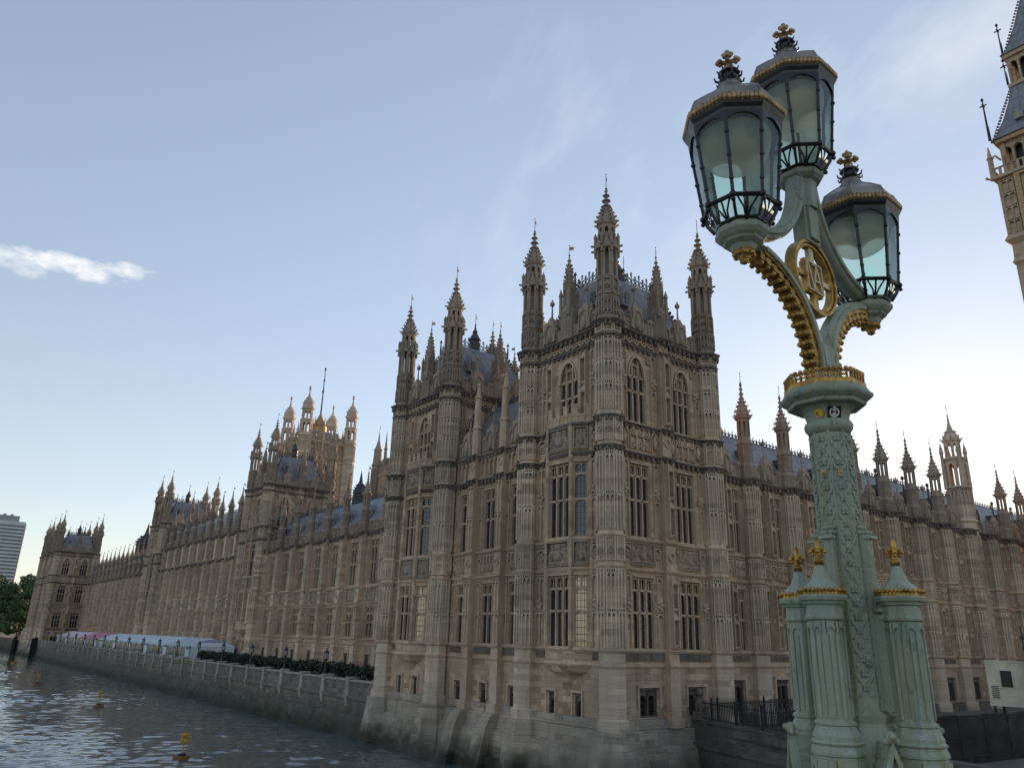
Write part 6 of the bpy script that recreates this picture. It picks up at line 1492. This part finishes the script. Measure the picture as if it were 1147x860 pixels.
mb = MB(); mb.box(-0.046, 0.046, -0.05, 0.05, 2.06, 2.40); mb.box(-0.07, 0.07, -0.036, 0.036, 2.04, 2.40); lp(mb, 'middle_stem', M['sage']); mb = MB(); mb.box(-0.075, 0.075, -0.05, 0.05, 1.2, 1.45); lp(mb, 'arm_root', M['sage'])
# gilded medallion with the interlaced letters
mb = MB(); rz_ = 1.845; rr = 0.205
for r_, hw in ((rr, 0.030), (rr-0.02, 0.020)):
    ci = [(r_*math.cos(k*math.pi/20), rz_+r_*math.sin(k*math.pi/20)) for k in range(41)]
    sweep(mb, ci, [(-0.008, -hw), (-0.008, hw), (0.008, hw), (0.008, -hw)])
lp(mb, 'medallion_ring', M['gold'])
mb = MB(); mb.box(-0.08, 0.08, -0.012, 0.012, rz_-0.096, rz_+0.096)
for q_ in (-1, 1): mb.box(-0.022, 0.022, -0.012, 0.012, rz_+q_*0.145-0.05, rz_+q_*0.145+0.05); mb.box(q_*0.135-0.06, q_*0.135+0.06, -0.01, 0.01, rz_-0.014, rz_+0.014); mb.cur = 1
def stroke(x0, z0, x1, z1, w_=0.011):
    L = math.hypot(x1-x0, z1-z0); q = Matrix.Translation((x0, 0, rz_+z0)) @ Matrix.Rotation(-math.atan2(z1-z0, x1-x0), 4, 'Y')
    mb.box(0, L, -0.022, 0.022, -w_/2, w_/2, q)
for a in ((-0.062, 0.070, -0.02, -0.070), (-0.02, -0.070, 0.018, 0.070), (-0.018, -0.070, 0.022, 0.070), (0.022, 0.070, 0.062, -0.070), (-0.005, -0.018, 0.048, -0.018)): stroke(*a)
for a in ((-0.074, 0.082, 0.074, 0.082), (-0.074, -0.082, 0.074, -0.082), (-0.074, -0.082, -0.074, 0.082), (0.074, -0.082, 0.074, 0.082)): stroke(*a, 0.008)
for x in (-0.07, -0.012, 0.012, 0.07):
    for z in (-0.07, 0.07): stroke(x-0.01, z, x+0.01, z, 0.007)
M['gold_pale'] = simple('pale gilded letters', (0.70, 0.55, 0.30), 0.4, 0.5, 0.5, 25, 0.4)
lp(mb, 'monogram_plate', [M['gold'], M['gold_pale']])

# lanterns
def lamp_glass():
    k = NT('greenish lantern glass'); pos = k.n('ShaderNodeNewGeometry').outputs['Position']; tc_ = k.n('ShaderNodeTexCoord').outputs['Object']; z = k.n('ShaderNodeSeparateXYZ', {0: tc_}).outputs[2]
    nz_ = k.noise(pos, 9, 5, 0.65); dirt = k.rng(nz_, 0.35, 0.75)
    tint = k.mix(k.rng(nz_, 0.3, 0.7), rgba((0.70, 0.95, 0.85)), rgba((0.92, 0.99, 0.96)))
    tr = k.n('ShaderNodeBsdfTransparent', {'Color': tint}); gl = k.n('ShaderNodeBsdfGlossy', {'Color': (0.9, 0.95, 0.95, 1), 'Roughness': 0.08})
    tl_ = k.n('ShaderNodeBsdfTranslucent', {'Color': (0.62, 0.78, 0.68, 1)}); df = k.n('ShaderNodeBsdfDiffuse', {'Color': (0.55, 0.62, 0.56, 1)})
    fog = k.n('ShaderNodeMixShader', {0: 0.4, 1: tl_.outputs[0], 2: df.outputs[0]})
    a = k.n('ShaderNodeMixShader', {0: k.rng(dirt, 0, 1, 0.04, 0.20), 1: tr.outputs[0], 2: fog.outputs[0]})
    fr = k.n('ShaderNodeFresnel', {'IOR': 1.45}); b = k.n('ShaderNodeMixShader', {0: k.math('MULTIPLY', fr.outputs[0], 0.9), 1: a.outputs[0], 2: gl.outputs[0]})
    k.t.links.new(b.outputs[0], k.out.inputs['Surface']); return k.m
M['pane'] = lamp_glass()
k = NT('opal reflector'); _t = k.n('ShaderNodeBsdfTranslucent', {'Color': (0.93, 0.91, 0.88, 1)}); _d = k.n('ShaderNodeBsdfDiffuse', {'Color': (0.86, 0.83, 0.77, 1)}); _tr = k.n('ShaderNodeBsdfTransparent', {'Color': (0.9, 0.9, 0.88, 1)})
_m = k.n('ShaderNodeMixShader', {0: 0.35, 1: _t.outputs[0], 2: _d.outputs[0]}); _m = k.n('ShaderNodeMixShader', {0: 0.5, 1: _m.outputs[0], 2: _tr.outputs[0]}); k.t.links.new(_m.outputs[0], k.out.inputs['Surface']); M['opal'] = k.m
zr, ze, rr0, rr1, rb = 0.09, 0.487, 0.161, 0.205, 0.088
lant = {}
cosn = math.cos(math.pi/8)
def vert(a, z, i): th = math.pi/8+i*math.pi/4; return Vector((a/cosn*math.cos(th), a/cosn*math.sin(th), z))
fr = MB()
for i in range(8):
    fr.tube([vert(rr0, zr, i), vert(rr1, ze+0.03, i)], 0.0085, 6); fr.tube([vert(rr0, zr, i), vert(rr0, zr, i+1)], 0.011, 6); fr.tube([vert(rb, 0.01, i), vert(rb, 0.01, i+1)], 0.012, 6)
    fr.tube([vert(rr0, zr, i), vert(rr0*0.93, zr-0.045, i), vert(rr0*0.76, zr-0.09, i), vert(rb, 0.015, i)], 0.0075, 6)
    mid = lambda a, z: (vert(a, z, i)+vert(a, z, i+1))/2
    fr.tube([mid(rr0, zr), mid(rr0*0.86, zr-0.055), mid(rr0*0.66, zr-0.1), mid(rb, 0.015)], 0.0055, 6)
    fr.tube([vert(rr0, zr, i).lerp(vert(rr0, zr, i+1), 0.12), mid(rr0*0.90, zr-0.05).lerp(vert(rr0*0.8, zr-0.07, i), 0.3), mid(rr0*0.62, zr-0.105)], 0.005, 5); fr.tube([vert(rr0, zr, i).lerp(vert(rr0, zr, i+1), 0.88), mid(rr0*0.90, zr-0.05).lerp(vert(rr0*0.8, zr-0.07, i+1), 0.3), mid(rr0*0.62, zr-0.105)], 0.005, 5)
    fr.ball(vert(rr0*1.02, zr, i), 0.018, 6); fr.ball(vert(rr0*1.04, zr-0.028, i), 0.012, 6); fr.ball(vert(rb*1.05, 0.005, i), 0.014, 6)
    for t in (0.2, 0.5, 0.8): fr.ball(vert(rr0, zr, i).lerp(vert(rr1, ze, i), t), 0.0125, 5)
    # pointed black spandrels at the head of each pane
    A, B = vert(rr1-(0.0), ze+0.03, i), vert(rr1, ze+0.03, i+1); a2, b2 = vert(rr0+(rr1-rr0)*0.80, zr+(ze-zr)*0.80, i), vert(rr0+(rr1-rr0)*0.80, zr+(ze-zr)*0.80, i+1)
    pts = []
    for k in range(13):
        u = k/12; h_ = 0.90+0.145*math.sin(math.pi*u)**0.55; pts.append(vert(rr0+(rr1-rr0)*h_, zr+(ze-zr)*h_, i).lerp(vert(rr0+(rr1-rr0)*h_, zr+(ze-zr)*h_, i+1), u))
    n_ = len(pts); off = (A+B)/2; off.z = 0; off = off.normalized()*0.006
    top_ = [A.lerp(B, k/12) for k in range(13)]
    fr.loft([[p+off for p in pts], [p+off for p in top_]], False, False, False); fr.loft([[p-off for p in pts], [p-off for p in top_]], False, False, False); fr.loft([[p-off for p in pts], [p+off for p in pts]], False, False, False)
fr.oct([(ze+0.025, rr1-0.012), (ze+0.03, rr1+0.006), (ze+0.044, rr1+0.010), (ze+0.062, rr1+0.02), (ze+0.072, rr1+0.024), (ze+0.078, rr1+0.022)], cap0=False)
fr.oct([(-0.005, 0.085), (0.012, 0.10), (0.02, 0.06)])
fme = fr.mesh('frame', M['blackpaint'])
bd2 = MB(); bd2.oct([(ze+0.076, rr1+0.02), (ze+0.082, rr1+0.024), (ze+0.12, rr1+0.016), (ze+0.126, rr1+0.008)], cap0=False)
for i in range(8):
    for k in range(9):
        p = vert(rr1+0.023, ze+0.094, i).lerp(vert(rr1+0.023, ze+0.094, i+1), (k+0.5)/9); bd2.ball(p, 0.014, 6, 1.25); bd2.box(p.x-0.004, p.x+0.004, p.y-0.004, p.y+0.004, p.z-0.02, p.z+0.026); bd2.ball(p+Vector((-p.x, -p.y, 0)).normalized()*0.006+Vector((0, 0, 0.022)), 0.008, 5)
bme = bd2.mesh('beaded_gallery', M['gilt_dull'])
M['roofpaint'] = simple('worn lantern roof', (0.34, 0.31, 0.27), 0.32, 0.55, 0.5, 7, 0.5)
rf = MB(); rf.oct([(ze+0.108, rr1+0.012), (ze+0.14, rr1+0.009), (ze+0.18, rr1-0.006), (ze+0.215, rr1-0.045), (ze+0.245, 0.125), (ze+0.275, 0.085), (ze+0.315, 0.058), (ze+0.35, 0.047)], cap0=False)
for i in range(8): rf.tube([vert(rr1+0.012, ze+0.108, i), vert(rr1+0.009, ze+0.14, i), vert(rr1-0.006, ze+0.18, i), vert(rr1-0.045, ze+0.215, i), vert(0.125, ze+0.245, i), vert(0.085, ze+0.275, i), vert(0.058, ze+0.31, i)], 0.006, 5)
rme = rf.mesh('lantern_roof', M['roofpaint'])
cm = MB(); z = ze+0.345
cm.oct([(z, 0.05), (z+0.012, 0.056), (z+0.02, 0.042), (z+0.05, 0.04), (z+0.06, 0.052), (z+0.068, 0.052), (z+0.075, 0.036)])
for i in range(8):
    th = i*math.pi/4; cm.tube([(0.045*math.cos(th), 0.045*math.sin(th), z+0.012), (0.07*math.cos(th), 0.07*math.sin(th), z+0.02), (0.076*math.cos(th), 0.076*math.sin(th), z+0.04)], 0.008, 5, 0.004); cm.tube([(0.046*math.cos(th), 0.046*math.sin(th), z+0.062), (0.06*math.cos(th), 0.06*math.sin(th), z+0.085)], 0.007, 5, 0.003)
cme = cm.mesh('crown_collar', M['blackpaint'])
fi = MB(); z = ze+0.405
fi.lathe([(z, 0.05), (z+0.012, 0.054), (z+0.02, 0.038), (z+0.03, 0.016), (z+0.05, 0.012), (z+0.056, 0.018), (z+0.062, 0.012), (z+0.1, 0.010), (z+0.13, 0.012), (z+0.15, 0.004)], n=12)
for i in range(4):
    th = i*math.pi/2+0.5; c_, s_ = math.cos(th), math.sin(th)
    fi.tube([(0, 0, z+0.078), (0.034*c_, 0.034*s_, z+0.084)], 0.012, 6); fi.ball((0.05*c_, 0.05*s_, z+0.086), 0.0155, 6)
    for q in (-1, 1): fi.ball((0.040*c_-q*0.013*s_, 0.040*s_+q*0.013*c_, z+0.086), 0.0125, 5); fi.ball((0.040*c_, 0.040*s_, z+0.086+q*0.013), 0.0125, 5)
    fi.ball((0.018*c_, 0.018*s_, z+0.128), 0.014, 5)
fi.ball((0, 0, z+0.142), 0.012, 6, 1.3)
gme = fi.mesh('gilded_finial', M['gilt_dull'])
ome = MB(); ome.smooth = True; ome.lathe([(0.325, 0.01), (0.329, 0.055), (0.343, 0.10), (0.368, 0.137), (0.40, 0.158), (0.43, 0.166), (0.47, 0.174), (0.50, 0.176)], n=32); ome = ome.mesh('reflector_bowl', M['opal'])
pmes, bmes = [], []
for i in range(8):
    q = MB(); q.quad(vert(rr0, zr, i), vert(rr0, zr, i+1), vert(rr1, ze+0.02, i+1), vert(rr1, ze+0.02, i)); pmes.append(q.mesh('pane', M['pane']))
    q = MB(); q.smooth = True
    q.loft([[vert(a, z, i), vert(a, z, i+1)] for a, z in ((rr0*0.985, zr), (rr0*0.90, zr-0.048), (rr0*0.73, zr-0.093), (rb*0.95, 0.02))], False, False, False); bmes.append(q.mesh('bowl_pane', M['pane']))
for x, z in ((-AX, SZ), (AX, SZ), (0, MZ)):
    L_ = ob('lantern', fme, lamp, (x, 0, z+Z0+DZ)); ob('beaded_gallery', bme, L_); ob('lantern_roof', rme, L_); ob('crown_collar', cme, L_); ob('gilded_finial', gme, L_); ob('reflector_bowl', ome, L_)
    for i in range(8): ob('pane', pmes[i], L_); ob('bowl_pane', bmes[i], L_)
# four pinnacle turrets round the foot
pt = MB(); a = 0.066
pt.oct([(-0.70, 0.1000), (-0.66, 0.1000), (-0.65, 0.0960), (-0.40, 0.0920), (-0.395, 0.1000), (-0.385, 0.1000), (-0.36, 0.0920), (-0.35, 0.100), (-0.34, 0.0900), (-0.325, 0.0900), (-0.30, 0.0770), (-0.285, 0.0710), (-0.28, 0.0770), (-0.27, 0.0770), (-0.262, a), (0.135, a-0.003), (0.14, a+0.008), (0.15, a+0.01), (0.158, a+0.004), (0.2, a), (0.205, a+0.012), (0.215, a+0.014), (0.22, a+0.026), (0.235, a+0.03), (0.243, a+0.026)])
e_ = a*e0
for m in oct_face_mats(a-0.001):
    for x in (-e_*0.86, e_*0.86): pt.box(x-0.0065, x+0.0065, -0.006, 0.002, -0.255, 0.13, m)
    pt.box(-e_*0.3, e_*0.3, -0.003, 0.002, -0.25, 0.075, m)
    arch_plate(pt, -e_*0.8, e_*0.8, 0.07, 0.108, 0.13, -0.006, 0.002, m)
for m in oct_face_mats(0.0945):
    w_ = 0.0945*e0
    pt.box(-w_, -w_+0.008, -0.01, 0.004, -0.645, -0.41, m); pt.box(w_-0.008, w_, -0.01, 0.004, -0.645, -0.41, m); arch_plate(pt, -w_+0.008, w_-0.008, -0.50, -0.44, -0.41, -0.010, 0.004, m); arch_plate(pt, -w_+0.012, w_-0.012, -0.53, -0.475, -0.45, -0.004, 0.004, m)
ptm = pt.mesh('foot_pinnacle', M['sage'])
pg = MB()
for m in oct_face_mats(a+0.022):
    w_ = (a+0.022)*e0; pg.box(-w_*1.02, w_*1.02, -0.003, 0.004, 0.243, 0.262, m)
    for k in range(4): x = -w_+(k+0.5)*w_/2; pg.ball(m @ Vector((x, -0.004, 0.262)), 0.0095, 5); pg.box(x-0.002, x+0.002, -0.006, 0.0, 0.244, 0.256, m)
pgm = pg.mesh('gilded_band', M['gold'])
pc2 = MB(); pc2.oct([(0.24, a+0.018), (0.262, a+0.012), (0.285, a-0.004), (0.31, a-0.028), (0.335, 0.030), (0.36, 0.020), (0.375, 0.016)]); pcm2 = pc2.mesh('ogee_cap', M['sage'])
pf = MB(); pf.lathe([(0.37, 0.018), (0.385, 0.02), (0.39, 0.026), (0.396, 0.02), (0.40, 0.016), (0.455, 0.011), (0.47, 0.014), (0.485, 0.008), (0.492, 0.003)], n=10)
for i in range(4):
    th = i*math.pi/2+0.5; c_, s_ = math.cos(th), math.sin(th)
    pf.ball((0.027*c_, 0.027*s_, 0.432), 0.0125, 6); pf.ball((0.024*c_, 0.024*s_, 0.418), 0.009, 5); pf.ball((0.021*c_-0.012*s_, 0.021*s_+0.012*c_, 0.443), 0.009, 5)
pfm = pf.mesh('gilded_finial', M['gold'])
for k in range(4):
    th = k*math.pi/2; o = ob('foot_pinnacle', ptm, lamp, (0.235*math.cos(th), 0.235*math.sin(th), Z0-0.02)); ob('gilded_band', pgm, o); ob('ogee_cap', pcm2, o); ob('gilded_finial', pfm, o)
# gablets on the diagonals
gb = MB()
gb.poly([(-0.13, -1.0), (0.13, -1.0), (0.125, -0.62), (0.05, -0.50), (0.0, -0.36), (-0.05, -0.50), (-0.125, -0.62)], -0.30, -0.14)
for s_ in (-1, 1): gb.poly([(s_*0.14, -0.66), (s_*0.115, -0.66), (s_*0.04, -0.52), (0, -0.40), (0, -0.345), (s_*0.055, -0.5)], -0.325, -0.29)
arch_plate(gb, -0.085, 0.085, -0.72, -0.56, -0.5, -0.318, -0.295); gb.poly([(0.03*math.cos(k*.785), -0.60+0.03*math.sin(k*.785)) for k in range(8)], -0.316, -0.295)
gb.ball((0, -0.31, -0.335), 0.026, 7); gb.ball((-0.022, -0.31, -0.348), 0.014, 6); gb.ball((0.022, -0.31, -0.348), 0.014, 6); gb.ball((0, -0.33, -0.33), 0.015, 6)
for k in range(6): gb.box(-0.10+0.015*k, 0.10-0.015*k, -0.292+0.0*k, -0.12, -0.60+k*0.036, -0.59+k*0.036)
gbm = gb.mesh('gablet', M['sage'])
for k in range(4): ob('gablet', gbm, lamp, (0, 0, Z0), R(45)+k*math.pi/2)
